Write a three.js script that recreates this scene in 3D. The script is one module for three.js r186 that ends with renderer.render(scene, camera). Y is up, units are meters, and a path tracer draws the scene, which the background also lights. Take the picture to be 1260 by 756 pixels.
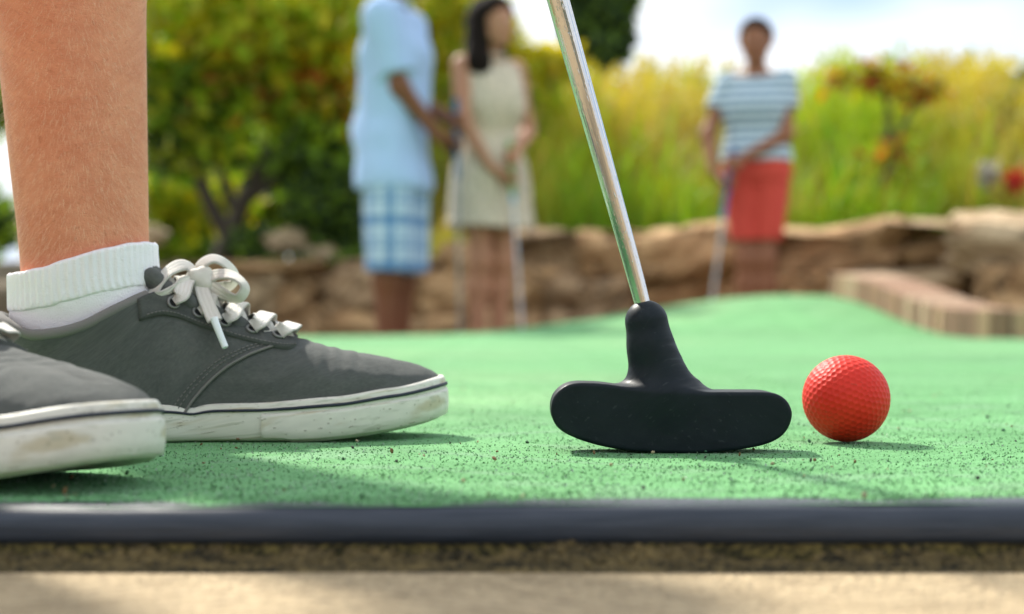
import * as THREE from 'three';
import { ImprovedNoise } from 'three/addons/math/ImprovedNoise.js';
import { mergeGeometries } from 'three/addons/utils/BufferGeometryUtils.js';
import { RoundedBoxGeometry } from 'three/addons/geometries/RoundedBoxGeometry.js';

// ---------------------------------------------------------------- camera, sky, sun, exposure
const scene = new THREE.Scene();
const F = 1986, CX = 630, CY = 378, HORIZON = 395, EYE = 0.06;      // lens in photo pixels, eye 6 cm above the green
const camera = new THREE.PerspectiveCamera(2 * Math.atan(CY / F) * 180 / Math.PI, 1260 / 756, 0.02, 400);
camera.position.set(0, EYE, 0);
camera.lookAt(0, EYE + Math.tan((HORIZON - CY) / F), -1);
camera.focus = 0.735;
camera.userData.fStop = camera.getFocalLength() / 7.5;              // 7.5 mm aperture

const noise3 = new ImprovedNoise();
const N = (x, y = 0.5, z = 0.5) => noise3.noise(x + 31.7, y + 17.3, z + 5.9);
const fbm = (x, y = 0.5, z = 0.5, o = 4) => { let s = 0, a = 0.5; for (let i = 0; i < o; i++) { s += a * N(x, y, z); x = x * 2.03 + 7.1; y = y * 2.03 + 3.7; z = z * 2.03 + 1.3; a *= 0.5; } return s; };
function rng(seed) { let s = seed | 0; return () => { s = (s + 0x6d2b79f5) | 0; let t = Math.imul(s ^ (s >>> 15), 1 | s); t = (t + Math.imul(t ^ (t >>> 7), 61 | t)) ^ t; return ((t ^ (t >>> 14)) >>> 0) / 4294967296; }; }
const clamp = (x, a = 0, b = 1) => Math.min(b, Math.max(a, x));
const lerp = (a, b, t) => a + (b - a) * t;
const smooth = (a, b, x) => { const t = clamp((x - a) / (b - a)); return t * t * (3 - 2 * t); };
const V = (x, y, z) => new THREE.Vector3(x, y, z);

{ // thin white cloud over pale blue
  const w = 1024, h = 512, d = new Float32Array(w * h * 4);
  for (let j = 0; j < h; j++) for (let i = 0; i < w; i++) {
    const lat = ((j + 0.5) / h - 0.5) * Math.PI, lon = (i + 0.5) / w * 2 * Math.PI;
    const x = Math.cos(lat) * Math.cos(lon), y = Math.sin(lat), z = Math.cos(lat) * Math.sin(lon);
    const c = smooth(-0.36, 0.12, fbm(x * 2.6 + 4, y * 5.2, z * 2.6, 5));
    const g = 1 + 0.18 * fbm(x * 5, y * 9, z * 5, 4), o = (j * w + i) * 4;
    d[o] = 0.84 * lerp(0.38, 0.97 * g, c); d[o + 1] = 0.84 * lerp(0.56, 0.99 * g, c); d[o + 2] = 0.84 * lerp(0.82, 1.01 * g, c); d[o + 3] = 1;
  }
  const t = new THREE.DataTexture(d, w, h, THREE.RGBAFormat, THREE.FloatType);
  t.mapping = THREE.EquirectangularReflectionMapping; t.magFilter = THREE.LinearFilter; t.needsUpdate = true;
  scene.background = t; scene.environment = t;
}
const sun = new THREE.DirectionalLight(new THREE.Color(1, 0.955, 0.86), 4.5);
sun.position.set(-0.55 * 14, 1 * 14, -0.86 * 14);
sun.shadow.radius = 7;
sun.castShadow = true;
Object.assign(sun.shadow.camera, { left: -14, right: 14, top: 14, bottom: -14, near: 1, far: 60 });
sun.shadow.mapSize.set(4096, 4096);
sun.target.position.set(0, 0, -5);
sun.position.add(sun.target.position);
scene.add(sun, sun.target);

const renderer = new THREE.WebGLRenderer({ antialias: true });
renderer.setSize(1024, 614);
renderer.toneMapping = THREE.LinearToneMapping;
renderer.toneMappingExposure = 1.66;
renderer.shadowMap.enabled = true;

// ---------------------------------------------------------------- helpers
// a photo pixel at a distance along the view axis -> a point in the world
const at = (px, py, d) => V((px - CX) / F * d, EYE - (py - HORIZON) / F * d, -d);
const RGB = (r, g, b) => new THREE.Color().setRGB(r, g, b);
const used = new Map();
const numbered = (name) => { const k = used.get(name) ?? 0; used.set(name, k + 1); return k ? name + '_' + String(k).padStart(3, '0') : name; };
function obj(name, geometry, material, parent = scene) {
  const m = new THREE.Mesh(geometry, material);
  m.name = parent === scene ? numbered(name) : name; m.castShadow = m.receiveShadow = true; parent.add(m); return m;
}
function thing(name, label, category, pos = V(0, 0, 0), group) {
  const o = new THREE.Group(); o.name = numbered(name); o.position.copy(pos); scene.add(o); tag(o, label, category, group); return o;
}
function tag(o, label, category, group) { o.userData.label = label; o.userData.category = category; if (group) o.userData.group = group; return o; }
const kind = (o, k) => { o.userData.kind = k; return o; };
const merge = (list) => { const ks = ['position', 'normal', 'uv', 'color'].filter((k) => list.every((g) => g.attributes[k])); return mergeGeometries(list.map((g) => { const n = g.index ? g.toNonIndexed() : g.clone(); for (const k of Object.keys(n.attributes)) if (!ks.includes(k)) n.deleteAttribute(k); return n; })); };

function geo(pos, idx, uv, col) {
  const g = new THREE.BufferGeometry();
  g.setAttribute('position', new THREE.Float32BufferAttribute(pos, 3));
  if (uv) g.setAttribute('uv', new THREE.Float32BufferAttribute(uv, 2));
  if (col) g.setAttribute('color', new THREE.Float32BufferAttribute(col, 3));
  if (idx) g.setIndex(idx);
  g.computeVertexNormals();
  return g;
}
// a grid surface f(u, v) -> Vector3, u and v in 0..1
function sheet(f, nu, nv, { closeU = false, uvs = [1, 1], flip = false } = {}) {
  const pos = [], uv = [], idx = [];
  for (let j = 0; j <= nv; j++) for (let i = 0; i <= nu; i++) { const p = f(i / nu, j / nv); pos.push(p.x, p.y, p.z); uv.push(i / nu * uvs[0], j / nv * uvs[1]); }
  const a = (i, j) => j * (nu + 1) + i;
  for (let j = 0; j < nv; j++) for (let i = 0; i < nu; i++) {
    const q = [a(i, j), a(i + 1, j), a(i + 1, j + 1), a(i, j), a(i + 1, j + 1), a(i, j + 1)];
    if (flip) q.reverse(); idx.push(...q);
  }
  const g = geo(pos, idx, uv);
  if (closeU) { const n = g.attributes.normal; for (let j = 0; j <= nv; j++) { const p = a(0, j), q = a(nu, j), s = V(n.getX(p) + n.getX(q), n.getY(p) + n.getY(q), n.getZ(p) + n.getZ(q)).normalize(); n.setXYZ(p, s.x, s.y, s.z); n.setXYZ(q, s.x, s.y, s.z); } }
  return g;
}
// tapered tube through points with a radius at each
function tube(pts, radii, sides = 10, segs = 4, cap = true) {
  const c = new THREE.CatmullRomCurve3(pts), n = (pts.length - 1) * segs, fr = c.computeFrenetFrames(n);
  const R = (t) => { const k = t * (radii.length - 1), i = Math.min(radii.length - 2, Math.floor(k)); return lerp(radii[i], radii[i + 1], k - i); };
  const len = c.getLength();
  const P = (u, v) => { const i = Math.round(v * n), t = i / n, p = c.getPoint(t), a = u * Math.PI * 2; return p.addScaledVector(fr.normals[i], Math.cos(a) * R(t)).addScaledVector(fr.binormals[i], Math.sin(a) * R(t)); };
  const body = sheet(P, sides, n, { closeU: true, uvs: [2 * Math.PI * radii[0], len] });
  if (!cap) return body;
  const ends = [0, 1].map((e) => { const p = c.getPoint(e), t = c.getTangent(e).multiplyScalar(e ? 1 : -1); return sheet((u, v) => { const q = P(e ? u : 1 - u, e); return q.lerp(p, v).addScaledVector(t, R(e) * 0.35 * (1 - (1 - v) ** 2)); }, sides, 3, { uvs: [0.01, 0.01] }); });
  return merge([body, ...ends]);
}
// a flat band (lace) along points; its broad face looks along face(t)
function band(pts, width, thick, face, segs = 40, closed = false) {
  const c = new THREE.CatmullRomCurve3(pts, closed);
  const prof = [[-1, -0.55], [-0.82, -1], [0.82, -1], [1, -0.55], [1, 0.55], [0.82, 1], [-0.82, 1], [-1, 0.55]];
  const g = sheet((u, v) => {
    const p = c.getPoint(v), t = c.getTangent(v), f = face(p, v).clone(); f.addScaledVector(t, -f.dot(t)).normalize();
    const w = t.clone().cross(f), k = prof[Math.round(u * 8) % 8];
    return p.clone().addScaledVector(w, k[0] * width / 2).addScaledVector(f, k[1] * thick / 2);
  }, 8, segs, { closeU: true, uvs: [width * 2, c.getLength()] });
  return g;
}
const mirrorZ = (g) => { g = g.clone(); g.scale(1, 1, -1); if (g.index) { const a = g.index.array; for (let i = 0; i < a.length; i += 3) { const t = a[i]; a[i] = a[i + 2]; a[i + 2] = t; } } else { for (const k of Object.keys(g.attributes)) { const at_ = g.attributes[k], s = at_.itemSize, b = at_.array; for (let i = 0; i < at_.count; i += 3) for (let c = 0; c < s; c++) { const t = b[i * s + c]; b[i * s + c] = b[(i + 2) * s + c]; b[(i + 2) * s + c] = t; } } } return g; };

// surface nets of a signed distance function
function sdfMesh(f, lo, hi, cell, uvOf) {
  const n = [0, 1, 2].map((k) => Math.ceil((hi[k] - lo[k]) / cell) + 1), [nx, ny, nz] = n, val = new Float32Array(nx * ny * nz);
  for (let k = 0; k < nz; k++) for (let j = 0; j < ny; j++) for (let i = 0; i < nx;) { const d = f(lo[0] + i * cell, lo[1] + j * cell, lo[2] + k * cell), skip = Math.max(1, Math.min(nx - i, Math.floor(Math.abs(d) * 0.5 / cell))), o = (k * ny + j) * nx + i; for (let e = 0; e < skip; e++) val[o + e] = d; i += skip; }
  const id = new Int32Array(nx * ny * nz).fill(-1), pos = [], idx = [], I = (i, j, k) => (k * ny + j) * nx + i;
  const C = [[0, 0, 0], [1, 0, 0], [0, 1, 0], [1, 1, 0], [0, 0, 1], [1, 0, 1], [0, 1, 1], [1, 1, 1]], E = [[0, 1], [2, 3], [4, 5], [6, 7], [0, 2], [1, 3], [4, 6], [5, 7], [0, 4], [1, 5], [2, 6], [3, 7]];
  for (let k = 0; k < nz - 1; k++) for (let j = 0; j < ny - 1; j++) for (let i = 0; i < nx - 1; i++) {
    const o = I(i, j, k), s0 = val[o] < 0, u = nx * ny; if ((val[o + 1] < 0) === s0 && (val[o + nx] < 0) === s0 && (val[o + nx + 1] < 0) === s0 && (val[o + u] < 0) === s0 && (val[o + u + 1] < 0) === s0 && (val[o + u + nx] < 0) === s0 && (val[o + u + nx + 1] < 0) === s0) continue;
    const v = C.map((c) => val[I(i + c[0], j + c[1], k + c[2])]); let x = 0, y = 0, z = 0, m = 0;
    for (const [a, b] of E) if ((v[a] < 0) !== (v[b] < 0)) { const t = v[a] / (v[a] - v[b]); x += lerp(C[a][0], C[b][0], t); y += lerp(C[a][1], C[b][1], t); z += lerp(C[a][2], C[b][2], t); m++; }
    if (m) { id[I(i, j, k)] = pos.length / 3; pos.push(lo[0] + (i + x / m) * cell, lo[1] + (j + y / m) * cell, lo[2] + (k + z / m) * cell); }
  }
  const quad = (a, b, c, d, s) => { if (a < 0 || b < 0 || c < 0 || d < 0) return; s ? idx.push(a, b, c, a, c, d) : idx.push(a, c, b, a, d, c); };
  for (let k = 1; k < nz - 1; k++) for (let j = 1; j < ny - 1; j++) for (let i = 1; i < nx - 1; i++) {
    const s = val[I(i, j, k)] < 0;
    if (s !== (val[I(i + 1, j, k)] < 0)) quad(id[I(i, j - 1, k - 1)], id[I(i, j, k - 1)], id[I(i, j, k)], id[I(i, j - 1, k)], s);
    if (s !== (val[I(i, j + 1, k)] < 0)) quad(id[I(i - 1, j, k - 1)], id[I(i - 1, j, k)], id[I(i, j, k)], id[I(i, j, k - 1)], s);
    if (s !== (val[I(i, j, k + 1)] < 0)) quad(id[I(i - 1, j - 1, k)], id[I(i, j - 1, k)], id[I(i, j, k)], id[I(i - 1, j, k)], s);
  }
  const nor = [], uv = [], e = cell * 0.4;
  for (let p = 0; p < pos.length; p += 3) {
    let gx, gy, gz;
    for (let it = 0; it < 2; it++) {
      const [x, y, z] = [pos[p], pos[p + 1], pos[p + 2]];
      gx = f(x + e, y, z) - f(x - e, y, z); gy = f(x, y + e, z) - f(x, y - e, z); gz = f(x, y, z + e) - f(x, y, z - e);
      const L = Math.hypot(gx, gy, gz) || 1; gx /= L; gy /= L; gz /= L;
      if (!it) { const d = clamp(f(x, y, z), -cell, cell) * 0.8; pos[p] -= gx * d; pos[p + 1] -= gy * d; pos[p + 2] -= gz * d; }
    }
    nor.push(gx, gy, gz); uv.push(...(uvOf ? uvOf(pos[p], pos[p + 1], pos[p + 2]) : [pos[p] + pos[p + 2], pos[p + 1]]));
  }
  const g = new THREE.BufferGeometry();
  g.setAttribute('position', new THREE.Float32BufferAttribute(pos, 3)); g.setAttribute('normal', new THREE.Float32BufferAttribute(nor, 3)); g.setAttribute('uv', new THREE.Float32BufferAttribute(uv, 2)); g.setIndex(idx);
  return g;
}
// a tapered bone; sx, sz > 1 flatten its cross-section
const bone = (a, b, ra, rb = ra, sx = 1, sz = 1) => ({ a, b, ra, rb, sx, sz, d: b.clone().sub(a), l: Math.max(1e-9, b.distanceToSquared(a)) });
function boneDist(n, x, y, z) {
  const px = x - n.a.x, py = y - n.a.y, pz = z - n.a.z, t = clamp((px * n.d.x + py * n.d.y + pz * n.d.z) / n.l);
  return Math.hypot((px - n.d.x * t) * n.sx, py - n.d.y * t, (pz - n.d.z * t) * n.sz) - lerp(n.ra, n.rb, t);
}
const smin = (a, b, k) => { const h = Math.max(k - Math.abs(a - b), 0) / k; return Math.min(a, b) - h * h * k * 0.25; };
const union = (bones, k) => (x, y, z) => { let d = 1e3; for (const b of bones) { const e = boneDist(b, x, y, z); d = d > 100 ? e : smin(d, e, k); } return d; };
function boundsOf(bones, pad = 0.03) {
  const lo = [1e3, 1e3, 1e3], hi = [-1e3, -1e3, -1e3];
  for (const b of bones) for (const p of [b.a, b.b]) { const r = Math.max(b.ra, b.rb) / Math.min(1, b.sx, b.sz) + pad; ['x', 'y', 'z'].forEach((c, k) => { lo[k] = Math.min(lo[k], p[c] - r); hi[k] = Math.max(hi[k], p[c] + r); }); }
  return [lo, hi];
}
// ---------------------------------------------------------------- textures and materials
// f returns a grey value, or a linear colour that is stored as sRGB
function texture(w, h, f) {
  const d = new Uint8Array(w * h * 4), enc = (x) => x <= 0.0031308 ? x * 12.92 : 1.055 * Math.pow(x, 1 / 2.4) - 0.055; let srgb = false;
  for (let j = 0; j < h; j++) for (let i = 0; i < w; i++) { const c = f(i / w, j / h), o = (j * w + i) * 4, m = Array.isArray(c); if (m) srgb = true; for (let k = 0; k < 3; k++) d[o + k] = clamp((m ? enc(clamp(c[k])) : c) * 255, 0, 255); d[o + 3] = 255; }
  const t = new THREE.DataTexture(d, w, h); t.wrapS = t.wrapT = THREE.RepeatWrapping; t.magFilter = THREE.LinearFilter; t.minFilter = THREE.LinearMipmapLinearFilter; t.generateMipmaps = true;
  if (srgb) t.colorSpace = THREE.SRGBColorSpace; t.needsUpdate = true; return t;
}
// seamless noise on a torus
const tile = (u, v, f, s = 0, o = 3) => { const a = u * 2 * Math.PI, b = v * 2 * Math.PI, r = f / 6.283; return fbm(Math.cos(a) * r + s, Math.sin(a) * r + Math.cos(b) * r * 1.31, Math.sin(b) * r * 1.31 - s, o); };
const mixC = (a, b, t) => a.map((x, i) => lerp(x, b[i], clamp(t)));
const std = (o) => new THREE.MeshStandardMaterial(o), phys = (o) => new THREE.MeshPhysicalMaterial(o);
// ================================================================ THE SETTING
const rnd = rng(11);
// height of the green: flat near the camera, a mound at the far end
function greenY(x, d) {
  const far = smooth(5.05, 6.6, d), side = smooth(-0.35, 1.15, x);
  return 0.165 * far * side + 0.012 * smooth(2.5, 5.2, d) * N(x * 1.1, d * 0.9, 2) - 0.0016 * smooth(0.75, 0.5, d) * smooth(0.1, -0.25, x);
}
const farEdge = [[-3.2, 6.1], [-1.2, 6.25], [-0.3, 6.35], [0.5, 6.5], [1.22, 6.62], [1.283, 6.5], [1.34, 6.05], [1.375, 5.6], [1.41, 5.28], [1.46, 5.08], [1.54, 4.96], [1.66, 4.90], [2.0, 4.87], [3.2, 4.87]];
const edgeAt = (x) => { let i = 0; while (i < farEdge.length - 2 && farEdge[i + 1][0] < x) i++; const [a, b] = [farEdge[i], farEdge[i + 1]]; return lerp(a[1], b[1], clamp((x - a[0]) / (b[0] - a[0]))); };
const FRONT = 0.528;

const carpetMap = texture(1024, 1024, (u, v) => {
  const fine = tile(u, v, 90, 3, 2), mid = tile(u, v, 22, 9, 3), big = tile(u, v, 5, 1, 3), worn = smooth(0.02, 0.3, tile(u, v, 9, 20, 4));
  let c = mixC([0.074, 0.235, 0.070], [0.132, 0.35, 0.126], 0.5 + fine * 0.75 + mid * 0.7 + big * 1.25);
  return mixC(c, [0.17, 0.31, 0.17], worn * 0.45);
});
const carpetBump = texture(1024, 1024, (u, v) => 0.5 + tile(u, v, 150, 5, 2) * 0.9 + tile(u, v, 40, 7, 2) * 0.5);
carpetMap.repeat.set(2.5, 2.5); carpetBump.repeat.set(5, 5);
const carpetMat = phys({ vertexColors: true, map: carpetMap, bumpMap: carpetBump, bumpScale: 0.0009, roughness: 0.95, sheen: 0.35, sheenColor: RGB(0.5, 0.9, 0.6), sheenRoughness: 0.6 });
const xs = []; for (let x = -3.2; x <= 3.2; x += Math.abs(x) < 0.75 ? 0.02 : 0.04) xs.push(x); for (const [x] of farEdge) xs.push(x); xs.sort((a, b) => a - b);
const carpet = obj('putting_green', (() => {
  const nv = 190, nu = xs.length - 1;
  return sheet((u, v) => {
    const x = xs[Math.round(u * nu)], t = v * v * 0.75 + v * 0.25, d = lerp(FRONT, edgeAt(x), t);
    return V(x, greenY(x, d) + (d < 1.6 ? 0.0006 * fbm(x * 60, d * 60, 1, 2) : 0), -d);
  }, nu, nv);
})(), carpetMat);
{ const p = carpet.geometry.attributes.position, uv = carpet.geometry.attributes.uv; const col = []; for (let i = 0; i < p.count; i++) { const x = p.getX(i), z = p.getZ(i); uv.setXY(i, x, z); const k = 1 + 0.34 * fbm(x * 2.1, z * 1.5, 8, 4), w = smooth(0.02, 0.3, fbm(x * 1.3 + 5, z * 0.9, 3, 4)); col.push(k * (1 + 0.35 * w), k * (1 + 0.06 * w), k * (1 + 0.15 * w)); } carpet.geometry.setAttribute('color', new THREE.Float32BufferAttribute(col, 3)); }
kind(carpet, 'structure');
{ // the short pile near the camera
  const blade = geo([-0.00032, 0, 0, 0.00032, 0, 0, 0.0002, 0.0008, 0.0004, -0.0002, 0.0008, 0.0004], [0, 1, 2, 0, 2, 3]);
  blade.setAttribute('normal', new THREE.Float32BufferAttribute([0, 1, 0, 0, 1, 0, 0, 1, 0, 0, 1, 0], 3));
  const n = 170000, im = new THREE.InstancedMesh(blade, phys({ color: 0xffffff, roughness: 0.9, transmission: 0.4, thickness: 0 }), n), m = new THREE.Matrix4(), q = new THREE.Quaternion(), e = new THREE.Euler(), r = rng(5), c = new THREE.Color();
  for (let i = 0; i < n; i++) {
    const d = FRONT + 0.004 + Math.pow(r(), 1.7) * 2.3, x = (r() * 2 - 1) * (0.06 + d * 0.36);
    e.set((r() - 0.5) * 2.1, r() * 6.283, (r() - 0.5) * 2.1); q.setFromEuler(e); const s = 0.6 + r() * 0.75;
    m.compose(V(x, greenY(x, d) - 0.0004, -d), q, V(s, s * (0.7 + 0.6 * r()), s)); im.setMatrixAt(i, m);
    const k = 0.5 + 0.9 * fbm(x * 25, d * 25, 4, 3) + (r() - 0.5) * 0.55, w = r() < 0.05 ? 0.5 : 0; im.setColorAt(i, c.setRGB(lerp(0.092, 0.15, k) + w * 0.1, lerp(0.305, 0.395, k) + w * 0.05, lerp(0.098, 0.152, k) + w * 0.06));
  }
  im.name = 'carpet_pile'; im.castShadow = im.receiveShadow = true; kind(im, 'stuff'); carpet.add(im);
}
{ // crumbs of rubber, sand and dry leaf lying in the pile
  const g = new THREE.IcosahedronGeometry(0.0009, 0), n = 480, im = new THREE.InstancedMesh(g, std({ color: 0xffffff, roughness: 0.9 }), n), m = new THREE.Matrix4(), q = new THREE.Quaternion(), e = new THREE.Euler(), r = rng(8), c = new THREE.Color();
  const pal = [[0.012, 0.05, 0.02], [0.02, 0.02, 0.018], [0.14, 0.08, 0.03], [0.40, 0.32, 0.2], [0.02, 0.09, 0.04]];
  for (let i = 0; i < n; i++) {
    const d = 0.54 + Math.pow(r(), 1.5) * 0.9, x = (r() * 2 - 1) * (0.05 + d * 0.34); e.set(r() * 6, r() * 6, r() * 6); q.setFromEuler(e);
    const s = 0.3 + r() * r() * 1.0; m.compose(V(x, greenY(x, d) + 0.0017, -d), q, V(s * (1 + r()), s * 0.7, s)); im.setMatrixAt(i, m);
    im.setColorAt(i, c.setRGB(...pal[Math.floor(r() * 5)]));
  }
  im.name = 'grit'; im.castShadow = im.receiveShadow = true; kind(im, 'stuff'); carpet.add(im);
}
// concrete path in front and the ground that runs to the horizon
const concreteMap = texture(1024, 1024, (u, v) => { const f = tile(u, v, 130, 2, 2), m = tile(u, v, 30, 4, 3), b = tile(u, v, 6, 8, 3); let c = mixC([0.31, 0.23, 0.13], [0.54, 0.415, 0.25], 0.5 + f * 1.1 + m * 0.9 + b * 0.5); return mixC(c, [0.16, 0.12, 0.075], smooth(0.16, 0.40, tile(u, v, 55, 14, 2)) * 0.7); });
concreteMap.repeat.set(4, 4);
const concreteBump = texture(512, 512, (u, v) => 0.5 + tile(u, v, 90, 6, 3) * 1.1); concreteBump.repeat.set(6, 6);
const path = obj('concrete_path', sheet((u, v) => V(lerp(-4, 4, u), -0.0200 + 0.0012 * fbm(u * 120, v * 60, 2, 2), lerp(-0.512, 1.1, v * v)), 160, 80, { flip: true }), std({ map: concreteMap, bumpMap: concreteBump, bumpScale: 0.0025, roughness: 0.92 }));
{ const p = path.geometry.attributes.position, uv = path.geometry.attributes.uv; path.geometry.index.array.reverse(); path.geometry.computeVertexNormals(); for (let i = 0; i < p.count; i++) uv.setXY(i, p.getX(i), p.getZ(i)); }
kind(path, 'structure');
const groundMap = texture(512, 512, (u, v) => mixC([0.07, 0.058, 0.035], [0.16, 0.13, 0.085], 0.5 + tile(u, v, 40, 1, 3) + tile(u, v, 7, 6, 2) * 0.5)); groundMap.repeat.set(0.5, 0.5);
const ground = obj('ground', sheet((u, v) => { const x = lerp(-180, 180, u), z = lerp(-260, 60, v); return V(x, -0.14, z); }, 24, 24, { flip: true }), std({ map: groundMap, roughness: 0.95 }));
{ const p = ground.geometry.attributes.position, uv = ground.geometry.attributes.uv; ground.geometry.index.array.reverse(); ground.geometry.computeVertexNormals(); for (let i = 0; i < p.count; i++) uv.setXY(i, p.getX(i), p.getZ(i)); }
kind(ground, 'structure');
// the bed under the carpet, whose crumbling mossy side shows under the edging
const bedMap = texture(512, 256, (u, v) => mixC([0.022, 0.02, 0.008], [0.16, 0.125, 0.04], smooth(-0.25, 0.35, tile(u, v, 60, 5, 3) + tile(u, v, 14, 2, 2) * 0.5))); bedMap.repeat.set(8, 8);
const bed = obj('turf_bed', sheet((u, v) => { const x = lerp(-3.2, 3.2, u); return v < 0.5 ? V(x, lerp(-0.03, -0.006, v * 2), -0.526 + 0.0035 * fbm(x * 90, v * 6, 1, 3)) : V(x, -0.006, lerp(-0.526, -0.56, v * 2 - 1)); }, 640, 10), std({ map: bedMap, roughness: 1 }));
{ const p = bed.geometry.attributes.position, uv = bed.geometry.attributes.uv; for (let i = 0; i < p.count; i++) uv.setXY(i, p.getX(i), p.getY(i) + p.getZ(i)); }
kind(bed, 'structure');
{ const g = new THREE.IcosahedronGeometry(0.0016, 0), n = 9000, im = new THREE.InstancedMesh(g, std({ color: 0xffffff, roughness: 1 }), n), m = new THREE.Matrix4(), q = new THREE.Quaternion(), e = new THREE.Euler(), r = rng(21), c = new THREE.Color();
  for (let i = 0; i < n; i++) { const x = (r() * 2 - 1) * 0.32, lump = 0.5 + fbm(x * 45, 1, 1, 3), k = r(); e.set(r() * 6, r() * 6, r() * 6); q.setFromEuler(e); const s = 0.4 + r() * 1.1;
    m.compose(V(x, -0.0215 + 0.0075 * k * k * lump * 1.5, -0.5265 + 0.0085 * (1 - k) * (0.35 + lump)), q, V(s, s * 0.8, s)); im.setMatrixAt(i, m);
    const t = clamp(0.5 + 1.2 * fbm(x * 70, k * 3, 6, 2) + (r() - 0.5) * 0.5); im.setColorAt(i, c.setRGB(lerp(0.012, 0.17, t), lerp(0.011, 0.122, t), lerp(0.006, 0.048, t))); }
  im.name = 'moss_crumbs'; im.castShadow = im.receiveShadow = true; kind(im, 'stuff'); bed.add(im); }
// rubber edging strip
{ const prof = [[-0.020, -0.004], [-0.020, 0.0002], [-0.006, 0.0007], [-0.002, 0.0006], [0.0012, -0.0008], [0.0032, -0.0036], [0.0040, -0.007], [0.0036, -0.0105], [0.0018, -0.0126], [-0.003, -0.0128], [-0.02, -0.0128], [-0.020, -0.004]];
  const c = new THREE.CatmullRomCurve3(prof.map(([z, y]) => V(0, y, z)), false, 'catmullrom', 0.3);
  const rub = texture(512, 256, (u, v) => { const t = 0.5 + tile(u, v, 60, 4, 3) * 0.5 + tile(u, v, 10, 2, 3); return mixC([0.012, 0.020, 0.034], [0.034, 0.043, 0.062], t); }); rub.repeat.set(4, 30);
  const rr = texture(256, 256, (u, v) => 0.78 + tile(u, v, 20, 8, 3) * 0.5);  rr.repeat.set(3, 30);
  const e = obj('rubber_edging', sheet((u, v) => { const x = lerp(-3.2, 3.2, u), p = c.getPoint(v), wob = 0.0012 * fbm(x * 14, 3, 1, 4) * smooth(-0.012, 0.0, p.y), tilt = smooth(0.15, -0.25, x) * smooth(-0.008, 0.001, p.y) * -0.0021; return V(x, p.y + wob + tilt, -0.5275 + p.z + 0.0009 * fbm(x * 9, 7, 1, 2)); }, 800, 36, { uvs: [6.4, 0.06] }), phys({ map: rub, roughnessMap: rr, roughness: 0.72, bumpMap: rub, bumpScale: 0.0010 }));
  tag(e, 'dark navy rubber strip edging the front of the green carpet', 'edging'); }
// brick border along the mound's far side
{ const pts = farEdge.slice(5).map(([x, d]) => V(x, 0, -d)), c = new THREE.CatmullRomCurve3(pts, false, 'catmullrom', 0.5), L = c.getLength(), step = 0.072, n = Math.floor(1.9 / step);
  const g = thing('brick_border', 'curved border of pinkish bricks along the edge of the raised green mound', 'border', V(pts[0].x, 0, pts[0].z));
  const bg = [0, 1, 2].map((k) => { const b = new RoundedBoxGeometry(0.060, 0.10, 0.205, 1, 0.006); const p = b.attributes.position; for (let i = 0; i < p.count; i++) p.setXYZ(i, p.getX(i) + 0.002 * N(p.getX(i) * 60 + k * 9, p.getY(i) * 40), p.getY(i) + 0.0025 * N(p.getY(i) * 60 + k * 5, p.getZ(i) * 30), p.getZ(i)); b.computeVertexNormals(); return b; });
  const bt = texture(256, 256, (u, v) => 0.78 + tile(u, v, 40, 3, 3) * 0.6); bt.repeat.set(1, 1);
  const mats = [[0.55, 0.35, 0.21], [0.43, 0.25, 0.15], [0.60, 0.42, 0.27], [0.33, 0.19, 0.12]].map(([r, g2, b]) => std({ color: RGB(r, g2, b), map: bt, roughness: 0.9, bumpMap: bt, bumpScale: 0.002 }));
  const r = rng(4); let mort = [];
  for (let i = 0; i < n; i++) {
    const t = (i + 0.3) * step / L, p = c.getPointAt(t), tan = c.getTangentAt(t), nor = V(-tan.z, 0, tan.x).multiplyScalar(tan.x * 0 + 1), out = V(tan.z, 0, -tan.x); // out: away from the green
    if (out.x < 0 && out.z > 0) out.negate();
    const y = greenY(p.x, -p.z), y2 = greenY(p.x + tan.x * 0.05, -(p.z + tan.z * 0.05));
    const m = obj('brick', bg[i % 3], mats[Math.floor(r() * 4)], g), fwd = V(tan.x, (y2 - y) / 0.05, tan.z).normalize(), up = out.clone().cross(fwd).normalize(); if (up.y < 0) up.negate();
    const side = up.clone().cross(out).normalize();
    m.matrixAutoUpdate = true; m.quaternion.setFromRotationMatrix(new THREE.Matrix4().makeBasis(side, up, out));
    m.position.set(p.x, y + 0.04 + r() * 0.003, p.z).addScaledVector(out, 0.108 + (r() - 0.5) * 0.006).sub(g.position); m.rotateZ((r() - 0.5) * 0.04);
    mort.push(V(p.x, y, p.z));
  }
  const mg = sheet((u, v) => { const i = Math.round(u * (n - 1)), p = mort[i], tan = c.getTangentAt((i + 0.3) * step / L), out = V(tan.z, 0, -tan.x); const q = p.clone().addScaledVector(out, v < 0.34 ? 0.012 : v < 0.67 ? 0.20 : 0.20); q.y += v < 0.1 ? -0.03 : v < 0.67 ? 0.078 : -0.1; return q.sub(g.position); }, n - 1, 3);
  obj('mortar', mg, std({ color: RGB(0.16, 0.13, 0.10), roughness: 1 }), g);
}
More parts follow.
